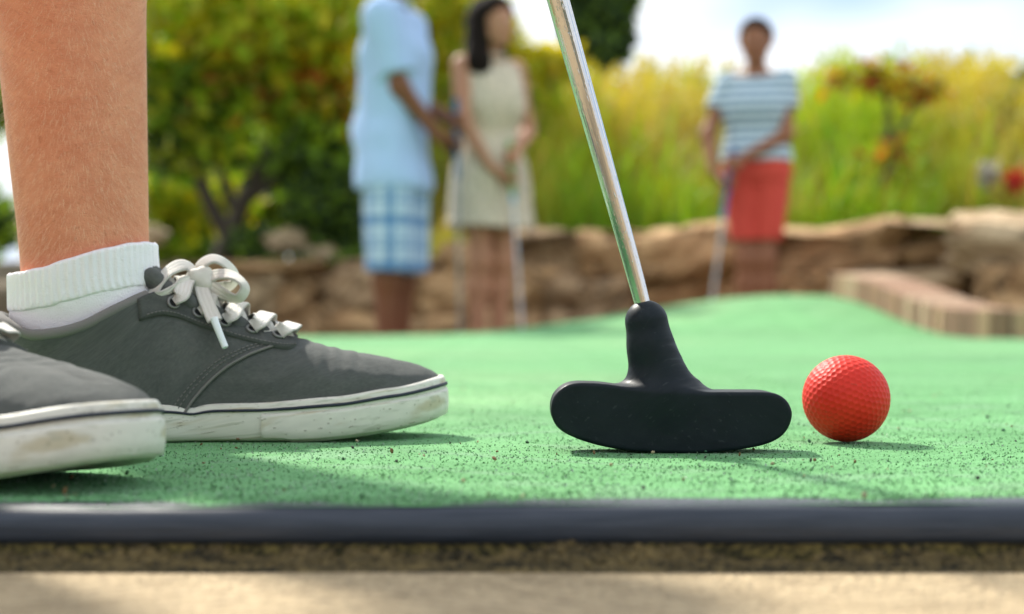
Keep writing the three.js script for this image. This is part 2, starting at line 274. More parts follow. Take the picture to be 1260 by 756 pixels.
// garden bank behind the wall
const bankY = (x, d) => { const e = wallD(x) + 0.10; return -0.1 + smooth(e - 0.05, e + 0.25, d) * (wallTop(x) + 0.04) + smooth(9.3, 15, d) * 0.35 + 0.05 * fbm(x * 1.5, d * 1.5, 2, 3) + smooth(14, 60, d) * 0.4; };
function wallD(x) { return lerp(8.75, 7.35, smooth(1.25, 2.5, x)); }
function wallTop(x) { return lerp(lerp(0.30, 0.47, smooth(-0.9, 0.0, x)), 0.46, smooth(1.6, 2.3, x)); }
const soilMap = texture(512, 512, (u, v) => mixC([0.05, 0.035, 0.02], [0.20, 0.15, 0.085], 0.45 + tile(u, v, 40, 1, 4) * 1.2)); soilMap.repeat.set(1, 1);
const bank = obj('garden_bank', sheet((u, v) => { const x = lerp(-40, 40, 0.5 + 0.5 * Math.sign(u - 0.5) * Math.pow(Math.abs(u - 0.5) * 2, 2.6)), d = wallD(x) + 0.02 + 70 * v * v * v + v * 1.5; return V(x, bankY(x, d), -d); }, 160, 90), std({ map: soilMap, roughness: 1 }));
{ const p = bank.geometry.attributes.position, uv = bank.geometry.attributes.uv; for (let i = 0; i < p.count; i++) uv.setXY(i, p.getX(i), p.getZ(i)); }
kind(bank, 'structure');
// sandstone retaining wall, stone by stone
{ const g = thing('stone_wall', 'low retaining wall of rough tan sandstone blocks behind the green', 'wall', V(0, -0.14, -8.7)), r = rng(77);
  const rockMap = texture(512, 512, (u, v) => { const b = tile(u, v, 9, 3, 4), f = tile(u, v, 50, 8, 3), s = smooth(0.08, 0.35, tile(u, v, 14, 17, 3)); return mixC(mixC([0.31, 0.20, 0.105], [0.66, 0.50, 0.31], 0.5 + b * 1.3 + f * 0.7), [0.045, 0.035, 0.025], s * 0.85); });
  rockMap.repeat.set(1.3, 1.3);
  const mats = [[1, 1, 1], [0.9, 0.78, 0.66], [1.0, 0.86, 0.7], [0.72, 0.66, 0.6]].map((c) => std({ color: RGB(...c), map: rockMap, bumpMap: rockMap, bumpScale: 0.03, roughness: 0.95 }));
  const shapes = [0, 1, 2, 3, 4, 5].map((k) => { const b = new THREE.BoxGeometry(1, 1, 1, 10, 7, 6), p = b.attributes.position; for (let i = 0; i < p.count; i++) { const q = V(p.getX(i), p.getY(i), p.getZ(i)).multiplyScalar(2), l = Math.pow(Math.abs(q.x) ** 6 + Math.abs(q.y) ** 6 + Math.abs(q.z) ** 6, 1 / 6); q.multiplyScalar(0.5 / l); const w = 1 + 0.42 * N(q.x * 1.9 + k * 7, q.y * 1.9, q.z * 1.9) + 0.2 * N(q.x * 6, q.y * 6 + k * 3, q.z * 6); p.setXYZ(i, q.x * w, q.y * w, q.z * w); } b.computeVertexNormals(); const uv = b.attributes.uv; for (let i = 0; i < p.count; i++) uv.setXY(i, p.getX(i) * 0.62 + p.getZ(i) * 0.3 + k * 0.37, p.getY(i) * 0.26 + p.getZ(i) * 0.36 + k * 0.21); return b; });
  for (let course = 0; course < 4; course++) {
    let x = -2.3 - r() * 0.3;
    while (x < 2.6) {
      const w = 0.24 + r() * 0.5, xc = x + w / 2, top = wallTop(xc), H = 0.215, y = -0.14 + (course + 0.5) * H;
      x += w + 0.012; if (y - H * 0.75 > top) continue;
      const h = Math.min(H, top - (y - H / 2) + 0.05) * (0.86 + r() * 0.32);
      const m = obj('stone', shapes[Math.floor(r() * 6)], mats[Math.floor(r() * 4)], g), slope = (wallD(xc + 0.1) - wallD(xc - 0.1)) / 0.2;
      m.scale.set(w * Math.hypot(1, slope) * 1.1, h * 1.14, 0.34 + r() * 0.1); m.rotation.set((r() - 0.5) * 0.3, Math.atan(slope) + (r() - 0.5) * 0.3, (r() - 0.5) * 0.14);
      m.position.set(xc, y - H / 2 + h / 2, -wallD(xc) + (r() - 0.5) * 0.16 - course * 0.02).sub(g.position);
    }
  }
}
// ================================================================ PLANTS
const leafMat = phys({ vertexColors: true, roughness: 0.75, transmission: 0.58, thickness: 0, specularIntensity: 0.4 });
const barkMap = texture(256, 256, (u, v) => mixC([0.025, 0.02, 0.015], [0.085, 0.068, 0.05], 0.5 + tile(u, v, 30, 2, 3))); barkMap.repeat.set(4, 2);
const barkMat = std({ map: barkMap, bumpMap: barkMap, bumpScale: 0.01, roughness: 1 });
// leaves spread through clumps [x, y, z, rx, ry, rz, n, palette]; every leaf is a folded four-cornered blade
function leaves(clumps, size, r, droop = 0) {
  const pos = [], col = [], idx = [];
  for (const [cx, cy, cz, rx, ry, rz, n, pal] of clumps) for (let i = 0; i < n; i++) {
    const th = r() * 6.283, c = r() * 2 - 1, s = Math.sqrt(1 - c * c), rad = Math.pow(r(), 0.42) * (0.82 + 0.5 * N(Math.cos(th) * s * 2 + cx, c * 2 + cy, Math.sin(th) * s * 2 + cz));
    const p = V(cx + rx * rad * s * Math.cos(th), cy + ry * rad * c, cz + rz * rad * s * Math.sin(th));
    const d = V(r() - 0.5, r() - 0.5 - droop, r() - 0.5).normalize(), w = V(r() - 0.5, r() - 0.5, r() - 0.5).cross(d).normalize(), up = w.clone().cross(d), L = size * (0.6 + r() * 0.8), W = L * (0.26 + r() * 0.1), b = pos.length / 3;
    const q = [p, p.clone().addScaledVector(d, L * 0.45).addScaledVector(w, W), p.clone().addScaledVector(d, L), p.clone().addScaledVector(d, L * 0.45).addScaledVector(w, -W), p.clone().addScaledVector(d, L * 0.5).addScaledVector(up, -W * 0.35)];
    const k = pal[Math.floor(r() * pal.length)], v = 0.75 + r() * 0.5;
    for (const a of q) { pos.push(a.x, a.y, a.z); col.push(k[0] * v, k[1] * v, k[2] * v); }
    idx.push(b, b + 1, b + 4, b + 1, b + 2, b + 4, b + 2, b + 3, b + 4, b + 3, b, b + 4);
  }
  return geo(pos, idx, null, col);
}
const YG = [0.56, 0.60, 0.02], Y = [0.74, 0.62, 0.015], G = [0.20, 0.35, 0.02], DG = [0.04, 0.09, 0.014], LG = [0.40, 0.58, 0.02], OR = [0.66, 0.22, 0.02], RD = [0.48, 0.06, 0.02], TAN = [0.52, 0.40, 0.12], OL = [0.28, 0.23, 0.02];
function shrub(name, label, px, d, stems, clumps, size, seed, group) {
  const base = at(px, 0, d); base.y = bankY(base.x, d) - 0.03;
  const t = thing(name, label, 'shrub', base, group), r = rng(seed), P = (a) => at(a[0], a[1], d + (a[2] ?? 0)).sub(base);
  stems.forEach((s) => obj('trunk', tube(s.pts.map((a, i) => i || a.length > 1 ? P(a) : V(0, 0, 0)), s.r, 8, 4), barkMat, t));
  const k = d / F;
  obj('crown', leaves(clumps.map(([x, y, rx, ry, n, pal, dz = 0, rz]) => { const c = P([x, y, dz]); return [c.x, c.y, c.z, rx * k, ry * k, (rz ?? Math.min(rx, ry) * 1.0) * k, n, pal]; }), size, r), leafMat, t);
  return t;
}
// multi-stemmed tree with turning leaves behind the boy's leg
shrub('small_tree', 'small tree with forked dark stems and orange-flecked yellow green leaves above stone wall', 285, 9.7,
  [{ pts: [[270, 335], [285, 285], [300, 245], [330, 190], [370, 130]], r: [0.085, 0.06, 0.05, 0.04, 0.02] }, { pts: [[285, 300], [258, 250], [240, 205], [228, 165], [215, 90]], r: [0.05, 0.045, 0.04, 0.035, 0.015] }, { pts: [[290, 262], [272, 215], [262, 180], [250, 120]], r: [0.035, 0.03, 0.025, 0.012] }, { pts: [[300, 248], [350, 210], [400, 170], [430, 110]], r: [0.04, 0.03, 0.025, 0.012] }],
  [[230, 40, 85, 80, 522, [YG, LG, Y, YG, LG]], [330, 30, 95, 80, 577, [YG, Y, LG, YG]], [420, 40, 80, 80, 495, [YG, Y, LG, Y]], [255, 110, 80, 50, 357, [G, LG, OR, LG, YG, G]], [345, 115, 80, 55, 385, [LG, OR, LG, G, YG, Y]], [405, 130, 60, 55, 286, [OR, LG, Y, G, YG]], [205, 130, 60, 70, 440, [G, LG, DG, YG]], [380, 190, 70, 55, 495, [DG, G, DG, G, LG]], [210, 185, 45, 40, 192, [G, YG, DG]], [270, 60, 70, 50, 71, [OR, RD, OR]], [395, 95, 50, 40, 60, [OR]], [300, -60, 190, 70, 715, [YG, Y, LG, YG]], [330, 0, 110, 60, 357, [YG, LG, Y], -0.75], [430, 10, 90, 60, 302, [YG, Y, LG], -0.8], [215, 0, 90, 60, 302, [YG, LG, Y], -0.75], [120, 20, 90, 110, 825, [G, YG, LG]], [262, 165, 40, 40, 192, [G, LG, YG]]], 0.125, 3);
shrub('shrub', 'dark green shrub growing low beneath the forked small tree', 400, 9.55, [{ pts: [[395, 330], [400, 270], [410, 220]], r: [0.03, 0.02, 0.01] }],
  [[400, 250, 62, 62, 1500, [DG, G, DG]], [330, 300, 60, 26, 600, [DG, DG, G]], [432, 290, 40, 45, 700, [DG, DG, G]], [345, 330, 60, 16, 420, [DG, G, DG], -0.45], [455, 325, 60, 20, 420, [DG, G], -0.45]], 0.06, 9, 'shrubs behind the wall');
shrub('shrub', 'bright yellow green shrub just behind forked tree stems', 205, 10.6, [{ pts: [[205, 330], [205, 280], [200, 230]], r: [0.03, 0.02, 0.01] }],
  [[200, 245, 60, 55, 1000, [YG, LG, Y, G]], [270, 250, 60, 45, 600, [YG, LG, Y]], [185, 300, 60, 26, 500, [LG, G, YG]], [360, 165, 60, 60, 600, [G, LG, YG]]], 0.07, 12, 'shrubs behind the wall');
shrub('shrub', 'dark leafy shrub beyond the bare leg, low on the bank', -40, 10.2, [{ pts: [[-40, 340], [-40, 260], [-30, 150]], r: [0.05, 0.03, 0.01] }],
  [[-50, 270, 75, 60, 1300, [DG, G, DG, LG]], [-70, 60, 110, 90, 1500, [G, DG, LG]]], 0.08, 15, 'shrubs behind the wall');
shrub('shrub', 'tall golden yellow shrub between blue plaid shorts and cream dress, behind both people', 560, 10.9, [{ pts: [[560, 300], [560, 220], [550, 120], [545, 20]], r: [0.05, 0.04, 0.03, 0.01] }, { pts: [[570, 290], [610, 200], [640, 110]], r: [0.04, 0.03, 0.01] }],
  [[500, 40, 85, 90, 1800, [Y, YG, Y, LG]], [575, 20, 70, 70, 1500, [Y, YG, LG, Y]], [610, 85, 75, 60, 1400, [Y, Y, YG]], [540, 130, 100, 70, 1000, [YG, Y, LG, G]], [560, 220, 110, 70, 1700, [LG, YG, G, LG]], [685, 78, 40, 28, 420, [Y, Y, YG]], [500, -60, 110, 60, 1400, [YG, Y, LG]], [660, 130, 45, 45, 500, [Y, YG, LG]]], 0.08, 20, 'shrubs behind the wall');
shrub('sumac', 'thin grey-stemmed sumac with red and orange leaf clusters among the tall grass', 1075, 9.9, [{ pts: [[1068, 290], [1075, 250], [1090, 205], [1095, 150], [1085, 95]], r: [0.05, 0.045, 0.035, 0.022, 0.01] }, { pts: [[1092, 190], [1115, 150], [1130, 110]], r: [0.022, 0.015, 0.01] }],
  [[1078, 92, 40, 30, 190, [YG, LG, RD, OL, Y]], [1074, 100, 14, 12, 40, [RD]], [1133, 108, 40, 30, 170, [OR, OL, YG, TAN]], [1100, 192, 46, 30, 190, [OL, OR, LG, RD, YG]], [1030, 95, 28, 16, 70, [OR, TAN, YG]], [1108, 225, 30, 24, 80, [OR, OL, LG]]], 0.075, 31);
shrub('shrub', 'deep green shrub at the end of the tall grass', 1262, 11.4, [{ pts: [[1262, 290], [1262, 200], [1262, 120]], r: [0.05, 0.03, 0.01] }],
  [[1275, 135, 66, 58, 1300, [G, LG, DG, G]], [1240, 180, 60, 60, 1100, [LG, G, YG]], [1330, 120, 90, 70, 1300, [G, DG, LG]]], 0.08, 40, 'shrubs behind the wall');
// taller growth farther back
shrub('shrub', 'broad mid green shrub filling the bank behind the forked small tree', 250, 13.5, [{ pts: [[250, 330], [250, 230], [240, 60]], r: [0.08, 0.06, 0.02] }, { pts: [[250, 300], [340, 200], [380, 60]], r: [0.06, 0.04, 0.02] }],
  [[180, 70, 120, 120, 1300, [LG, LG, YG, G]], [330, 70, 120, 110, 1300, [LG, LG, YG, G]], [170, 220, 120, 90, 2200, [YG, LG, G, Y]], [320, 220, 120, 90, 2400, [G, LG, YG, DG]], [460, 200, 90, 110, 2000, [G, DG, LG]], [250, 300, 190, 40, 1800, [G, DG, LG]], [260, 150, 110, 60, 1600, [G, LG, YG]]], 0.11, 42, 'shrubs behind the wall');
shrub('shrub', 'loose green shrub past the ankle at the end of bank', -60, 13.8, [{ pts: [[-60, 330], [-60, 230], [-70, 60]], r: [0.08, 0.06, 0.02] }],
  [[-60, 60, 130, 120, 2200, [G, LG, YG, DG]], [-60, 280, 130, 50, 1400, [G, LG, DG]], [20, 130, 50, 50, 500, [G, LG]]], 0.11, 43, 'shrubs behind the wall');
shrub('shrub', 'yellow green shrub low on the bank behind the cream dress', 560, 12.6, [{ pts: [[560, 320], [560, 250], [560, 180]], r: [0.06, 0.04, 0.02] }],
  [[500, 240, 110, 80, 2200, [LG, YG, G, YG]], [540, 300, 130, 40, 1200, [G, LG, DG]], [620, 240, 100, 70, 2000, [LG, YG, Y]], [560, 130, 110, 80, 2000, [Y, YG, LG]]], 0.10, 44, 'shrubs behind the wall');
// the dark tree far off
{ const b = at(738, 0, 26); b.y = bankY(b.x, 26) - 0.05; const t = thing('dark_tree', 'round dark green tree far behind the tall grass, crown above it', 'tree', b), k = 26 / F, r = rng(51), P = (x, y, z = 0) => at(x, y, 26 + z).sub(b);
  obj('trunk', tube([V(0, 0, 0), P(738, 120), P(736, 30), P(735, -60)], [0.22, 0.17, 0.12, 0.04], 8, 4), barkMat, t);
  obj('crown', leaves([[740, 10, 34, 46], [715, 40, 28, 30], [762, 48, 22, 34], [735, 65, 42, 26], [745, -60, 44, 55], [705, -20, 30, 44], [775, -5, 14, 30]].map(([x, y, rx, ry]) => { const c = P(x, y, (r() - 0.5) * 0.8); return [c.x, c.y, c.z, rx * k, ry * k, rx * k, 1300, [DG, [0.035, 0.09, 0.02], DG, G]]; }), 0.13, r), leafMat, t); }
// tall grass and wild flowers on the bank: nobody could count the blades
{ const r = rng(61), pos = [], col = [], idx = [];
  const blade = (p, dir, L, W, c0, bend) => { const s = V(-dir.z, 0, dir.x).normalize(), b = pos.length / 3, n = 3; for (let i = 0; i <= n; i++) { const t = i / n, q = p.clone().add(V(dir.x * t * t * bend * L, t * L, dir.z * t * t * bend * L)), w = W * (1 - t * 0.85); for (const e of [-1, 1]) { pos.push(q.x + s.x * w * e, q.y, q.z + s.z * w * e); col.push(...c0); } if (i) { const a = b + i * 2; idx.push(a - 2, a - 1, a + 1, a - 2, a + 1, a); } } };
  const head = (p, h, w, c) => { for (let i = 0; i < 7; i++) { const b = pos.length / 3, o = p.clone().add(V((r() - 0.5) * w, (r() - 0.5) * h, (r() - 0.5) * w)), d = V(r() - 0.5, r() * 0.8, r() - 0.5).multiplyScalar(0.07), s = V(r() - 0.5, r() - 0.5, r() - 0.5).multiplyScalar(0.035); for (const q of [o, o.clone().add(d).add(s), o.clone().addScaledVector(d, 2), o.clone().add(d).sub(s)]) { pos.push(q.x, q.y, q.z); const k = 0.8 + r() * 0.4; col.push(c[0] * k, c[1] * k, c[2] * k); } idx.push(b, b + 1, b + 2, b, b + 2, b + 3); } };
  const G0 = [0.30, 0.46, 0.015], G1 = [0.42, 0.53, 0.02], T0 = [0.50, 0.47, 0.05], T1 = [0.56, 0.46, 0.11], HY = [0.66, 0.54, 0.03];
  for (let i = 0; i < 6400; i++) {
    const d = 9.15 + Math.pow(r(), 0.8) * 5.2, px = 420 + r() * 940, p = at(px, 0, d); p.y = bankY(p.x, d) - 0.03; if (d < wallD(p.x) + 0.4 || (px < 600 && d > 10.6)) continue;
    const top = 92 + 24 * N(px * 0.013, 2, 3) - 18 * smooth(960, 1060, px) + 14 * smooth(1150, 1260, px) + (r() - 0.35) * 46, hMax = at(px, top, d).y - p.y, low = d < 10.4;
    const h = low ? (px < 600 ? 0.4 : 1) * hMax * (0.22 + r() * r() * 0.75) : hMax * (0.55 + 0.45 * Math.pow(r(), 0.6)), pick = 0.5 + 1.5 * N(p.x * 0.8, d * 0.7, 9) + (low ? -0.18 : 0.02) + smooth(1000, 1180, px) * 0.3 + (r() - 0.5) * 0.6, c = pick < 0.2 ? G0 : pick < 0.5 ? G1 : pick < 0.85 ? T0 : T1;
    const m = low ? 5 : 3; for (let j = 0; j < m; j++) { const a = r() * 6.283, q = p.clone().add(V((r() - 0.5) * 0.16, 0, (r() - 0.5) * 0.16)); blade(q, V(Math.cos(a), 0, Math.sin(a)), h * (0.6 + r() * 0.4), 0.008 + r() * 0.012, c.map((x) => x * (0.75 + r() * 0.5)), 0.15 + r() * 0.45); }
    // leaves up the stalk
    const lf = low ? 5 : 4; for (let j = 0; j < lf; j++) { const a = r() * 6.283, q = p.clone(); q.y += h * r() * 0.8; blade(q, V(Math.cos(a), 0, Math.sin(a)), 0.10 + r() * 0.10, 0.012, c.map((x) => x * (0.7 + r() * 0.5)), 1.2); }
    if (!low && r() < 0.75) head(p.clone().add(V(0, h * 0.95, 0)), 0.22, 0.12, pick > 0.45 ? (r() < 0.5 ? HY : T1) : G1);
  }
  const g = obj('tall_grass', geo(pos, idx, null, col), leafMat); g.userData = { kind: 'stuff', label: 'tall yellow green wild grass covering the bank', category: 'grass' }; }
// two flowering plants by the boulders
for (const [px, py, c, label, s] of [[1250, 222, [0.62, 0.05, 0.025], 'red flowering plant at the foot of the tall grass', 5], [1214, 214, [0.55, 0.52, 0.46], 'pale white flowering plant among tall grass beside the wall', 6]]) {
  const d = 9.2, b = at(px, 0, d); b.y = bankY(b.x, d) - 0.02; const t = thing('flowering_plant', label, 'flower', b), top = at(px, py, d).sub(b), r = rng(s), k = d / F;
  obj('stem', tube([V(0, 0, 0), top.clone().multiplyScalar(0.5).add(V(0.02, 0, 0)), top], [0.008, 0.007, 0.005], 6, 3), std({ color: RGB(0.12, 0.2, 0.03), roughness: 0.8 }), t);
  obj('flower_head', leaves([[top.x, top.y, top.z, 15 * k, 17 * k, 15 * k, 130, [c]]], 0.05, r), leafMat, t);
  obj('foliage', leaves([[0, top.y * 0.4, 0, 20 * k, top.y * 0.4, 20 * k, 160, [G, LG, YG]]], 0.06, r), leafMat, t);
}
// sandy boulders on the bank under the tree
{ const r = rng(91), rm = std({ map: texture(256, 256, (u, v) => mixC([0.30, 0.21, 0.12], [0.58, 0.46, 0.30], 0.5 + tile(u, v, 12, 2, 4) * 1.3)), roughness: 1 });
  for (const [px, py, w, h, label] of [[352, 292, 50, 22, 'pale tan boulder under the dark shrub on the bank'], [185, 285, 40, 20, 'flat tan boulder beside the yellow green shrub'], [396, 312, 46, 22, 'small brown boulder on top of the stone wall']]) {
    const d = 9.45, b = at(px, py, d), g = new THREE.IcosahedronGeometry(1, 5), p = g.attributes.position; for (let i = 0; i < p.count; i++) { const q = V(p.getX(i), p.getY(i), p.getZ(i)), k = 1 + 0.5 * N(q.x * 1.6 + px, q.y * 1.6, q.z * 1.6) + 0.2 * N(q.x * 5 + px, q.y * 5, q.z * 5); p.setXYZ(i, q.x * k * w / 2 * d / F, q.y * k * h / 2 * d / F * 1.2, q.z * k * 0.1); } g.computeVertexNormals();
    const m = obj('boulder', g, rm); m.position.copy(b); m.position.y = Math.max(b.y - 0.02, bankY(b.x, d)); tag(m, label, 'boulder', 'boulders on the bank'); } }
// a hedge behind the camera, which the chrome shaft mirrors
{ const r = rng(101), t = thing('hedge', 'long clipped dark green hedge along the far side of concrete path', 'hedge', V(0, -0.14, 9)), cl = [];
  for (let x = -9; x <= 9; x += 0.8) cl.push([x + (r() - 0.5) * 0.2, 0.75, 0, 0.55, 0.8, 0.5, 420, [DG, G, DG]], [x + (r() - 0.5) * 0.2, 1.7, 0.1, 0.6, 0.75, 0.5, 420, [DG, G, LG]]);
  obj('foliage', leaves(cl, 0.14, r), leafMat, t);
  for (let x = -8.6; x < 9; x += 1.2) obj('trunk', tube([V(x, 0, 0), V(x + 0.05, 0.8, 0.05), V(x - 0.05, 1.7, 0)], [0.06, 0.045, 0.02], 7, 3), barkMat, t); }
// ================================================================ PEOPLE
const skinBump = texture(512, 512, (u, v) => 0.5 + tile(u, v, 120, 3, 3) * 0.8 + tile(u, v, 30, 4, 2) * 0.3); skinBump.repeat.set(12, 12);
const skin = (r, g, b) => phys({ color: RGB(r, g, b), roughness: 0.52, specularIntensity: 0.6, bumpMap: skinBump, bumpScale: 0.0004, sheen: 0.25, sheenColor: RGB(1, 0.75, 0.6), sheenRoughness: 0.5 });
function elbowOf(s, w, l1, l2, hint) { const d = w.clone().sub(s), L = Math.min(d.length(), (l1 + l2) * 0.995), u = d.normalize(), a = (l1 * l1 - l2 * l2 + L * L) / (2 * L), h = Math.sqrt(Math.max(0, l1 * l1 - a * a)), n = hint.clone().addScaledVector(u, -hint.dot(u)).normalize(); return s.clone().addScaledVector(u, a).addScaledVector(n, h); }
// bones of a hand closed round a grip: wrist w, a point g on the grip's axis, the axis down the shaft, s = scale
function gripHand(w, g, axis, s = 1) {
  const A = axis.clone().normalize(), out = w.clone().sub(g); out.addScaledVector(A, -out.dot(A)).normalize(); const side = A.clone().cross(out), b = [];
  const ring = (k, deg, rad) => { const t = deg * Math.PI / 180; return g.clone().addScaledVector(A, k).addScaledVector(out, Math.cos(t) * rad * s).addScaledVector(side, Math.sin(t) * rad * s); };
  for (let i = 0; i < 4; i++) { const k = (i - 1.5) * 0.0195 * s, L = [0.96, 1, 0.97, 0.85][i], kn = ring(k, 28, 0.036); b.push(bone(w, kn, 0.017 * s, 0.0115 * s)); const p = [kn, ring(k, 28 + 62 * L, 0.031), ring(k, 28 + 125 * L, 0.026), ring(k, 28 + 190 * L, 0.023)]; for (let j = 0; j < 3; j++) b.push(bone(p[j], p[j + 1], (0.0100 - j * 0.0008) * s, (0.0092 - j * 0.0008) * s)); }
  const t0 = ring(-0.03 * s, -12, 0.044), t1 = ring(0.0 * s, -70, 0.031), t2 = ring(0.032 * s, -88, 0.025); b.push(bone(w, t0, 0.019 * s, 0.015 * s), bone(t0, t1, 0.0135 * s, 0.0108 * s), bone(t1, t2, 0.0106 * s, 0.0085 * s));
  return b;
}
// head bones round centre c, facing f (unit, horizontal-ish), s = head height / 0.225
function headBones(c, f, s) {
  const r = V(0, 1, 0).cross(f).normalize(), u = f.clone().cross(r), P = (x, y, z) => c.clone().addScaledVector(r, x * s).addScaledVector(u, y * s).addScaledVector(f, z * s), b = (p, q, ra, rb) => bone(p, q, ra * s, rb * s);
  return { P, list: [b(P(0, 0.022, -0.022), P(0, 0.026, 0.018), 0.079, 0.075), b(P(0, -0.03, 0.035), P(0, -0.075, 0.062), 0.06, 0.034), b(P(-0.03, -0.055, 0.02), P(-0.012, -0.085, 0.06), 0.036, 0.022), b(P(0.03, -0.055, 0.02), P(0.012, -0.085, 0.06), 0.036, 0.022),
    b(P(0, 0.012, 0.090), P(0, -0.026, 0.112), 0.009, 0.014), b(P(-0.015, -0.03, 0.096), P(0.015, -0.03, 0.096), 0.011, 0.011), b(P(-0.022, -0.056, 0.088), P(0.022, -0.056, 0.088), 0.0085, 0.0085), b(P(-0.016, -0.066, 0.087), P(0.016, -0.066, 0.087), 0.009, 0.009),
    b(P(-0.038, 0.024, 0.080), P(0.038, 0.024, 0.080), 0.012, 0.012), b(P(-0.036, -0.018, 0.068), P(-0.036, -0.02, 0.07), 0.018, 0.018), b(P(0.036, -0.018, 0.068), P(0.036, -0.02, 0.07), 0.018, 0.018),
    b(P(-0.079, 0.016, -0.004), P(-0.077, -0.022, 0.0), 0.014, 0.009), b(P(0.079, 0.016, -0.004), P(0.077, -0.022, 0.0), 0.014, 0.009)] };
}
const eyeWhite = std({ color: RGB(0.75, 0.72, 0.68), roughness: 0.3 }), irisMat = std({ color: RGB(0.03, 0.018, 0.01), roughness: 0.2 }), lipMat = (c) => std({ color: c, roughness: 0.5 });
function face(t, hb, s, lip) {
  const E = [-1, 1].map((k) => { const g = new THREE.SphereGeometry(0.0125 * s, 12, 8), p = hb.P(k * 0.031, 0.006, 0.079); g.translate(p.x, p.y, p.z); return g; }); for (const e of E) obj('eye', e, eyeWhite, t);
  for (const k of [-1, 1]) { const g = new THREE.SphereGeometry(0.0066 * s, 10, 8), p = hb.P(k * 0.031, 0.005, 0.0865); g.translate(p.x, p.y, p.z); obj('iris', g, irisMat, t); }
  for (const k of [-1, 1]) obj('eyebrow', tube([hb.P(k * 0.014, 0.027, 0.0925), hb.P(k * 0.033, 0.033, 0.090), hb.P(k * 0.05, 0.026, 0.079)], [0.003 * s, 0.0042 * s, 0.002 * s], 6, 4), irisMat, t);
  obj('lips', tube([hb.P(-0.023, -0.06, 0.093), hb.P(0, -0.0605, 0.1005), hb.P(0.023, -0.06, 0.093)], [0.003 * s, 0.0062 * s, 0.003 * s], 6, 4), lipMat(lip), t);
}
const bodyOf = (bones, k, cell, extra = []) => { const [lo, hi] = boundsOf(bones); return merge([sdfMesh(union(bones, k), lo, hi, cell), ...extra]); };
const fineOf = (bones, k, cell) => { const [lo, hi] = boundsOf(bones, 0.012); return sdfMesh(union(bones, k), lo, hi, cell); };
// a garment: pieces [{ bones, k, cuts: [[point, outward normal]] }] joined, with folds
function garment(pieces, k, cell, fold = 0.004, freq = 9, uvOf) {
  const fs = pieces.map((p) => { const u = union(p.bones, p.k ?? 0.06); return (x, y, z) => { let d = u(x, y, z); for (const [q, n] of p.cuts ?? []) d = Math.max(d, (x - q.x) * n.x + (y - q.y) * n.y + (z - q.z) * n.z); return d; }; });
  const [lo, hi] = boundsOf(pieces.flatMap((p) => p.bones), 0.03), f = (x, y, z) => { let d = fs[0](x, y, z); for (let i = 1; i < fs.length; i++) d = smin(d, fs[i](x, y, z), k); return d + fold * N(x * freq, y * freq * 0.45, z * freq) + fold * 0.5 * N(x * freq * 2.3, y * freq * 1.1, z * freq * 2.3 + 4); };
  return sdfMesh(f, lo, hi, cell, uvOf);
}
const UP = V(0, 1, 0), DOWN = V(0, -1, 0);
// joints of a standing person of height H; faces +z, own right hand on -x
function joints(H, o = {}) {
  const s = H / 1.75, w = o.shoulder ?? 0.185, hip = o.hip ?? 0.085, j = { s };
  j.pelvis = V(0, 0.95 * s, 0); j.waist = V(0, 1.10 * s, 0); j.chest = V(0, 1.30 * s, 0.01); j.neck = V(0, 1.47 * s, -0.015); j.head = V(0, 1.635 * s, 0.02);
  for (const [n, k] of [['R', -1], ['L', 1]]) {
    j['sh' + n] = V(k * w * s, 1.425 * s, -0.005); j['hip' + n] = V(k * hip * s, 0.90 * s, 0); j['knee' + n] = V(k * (o.knee ?? 0.085) * s, 0.49 * s, 0.015); j['ank' + n] = V(k * (o.foot ?? 0.085) * s, 0.085 * s, -0.015); j['toe' + n] = V(k * ((o.foot ?? 0.085) + 0.03) * s, 0.03 * s, 0.15 * s);
    if (o['wrist' + n]) { j['wr' + n] = o['wrist' + n]; j['el' + n] = elbowOf(j['sh' + n], j['wr' + n], 0.30 * s, 0.255 * s, o['hint' + n] ?? V(k * 0.6, -0.5, -0.7)); }
  }
  return j;
}
function limbs(j, f = 1, skipLower = false) {
  const s = j.s, b = [];
  for (const n of ['R', 'L']) {
    b.push(bone(j['sh' + n], j['el' + n], 0.05 * s * f, 0.039 * s * f), bone(j['el' + n], j['wr' + n], 0.041 * s * f, 0.026 * s * f), bone(j['hip' + n], j['knee' + n], 0.088 * s * f, 0.055 * s * f));
    if (!skipLower) { const k = j['knee' + n], a = j['ank' + n], c = k.clone().lerp(a, 0.32).add(V(0, 0, -0.018)); b.push(bone(k, c, 0.054 * s * f, 0.056 * s * f), bone(c, a, 0.056 * s * f, 0.034 * s * f), bone(a, j['toe' + n], 0.036 * s, 0.026 * s)); }
  }
  return b;
}
const torso = (j, f = 1, w = 1) => { const s = j.s; return [bone(j.pelvis.clone().add(V(-0.05 * s * w, 0, 0)), j.pelvis.clone().add(V(0.05 * s * w, 0, 0)), 0.115 * s * f, 0.115 * s * f, 1, 1.1), bone(j.waist.clone().add(V(-0.045 * s * w, 0, 0)), j.waist.clone().add(V(0.045 * s * w, 0, 0)), 0.10 * s * f, 0.10 * s * f), bone(j.chest.clone().add(V(-0.07 * s * w, 0, 0)), j.chest.clone().add(V(0.07 * s * w, 0, 0)), 0.118 * s * f, 0.118 * s * f), bone(j.shR.clone().add(V(0.03 * s, 0, 0)), j.shL.clone().add(V(-0.03 * s, 0, 0)), 0.062 * s * f, 0.062 * s * f), bone(j.neck.clone().add(V(0, -0.05 * s, 0)), j.head.clone().add(V(0, -0.05 * s, -0.02 * s)), 0.058 * s, 0.05 * s)]; };
const weave = texture(256, 256, (u, v) => 0.5 + tile(u, v, 100, 2, 2)); weave.repeat.set(20, 20);
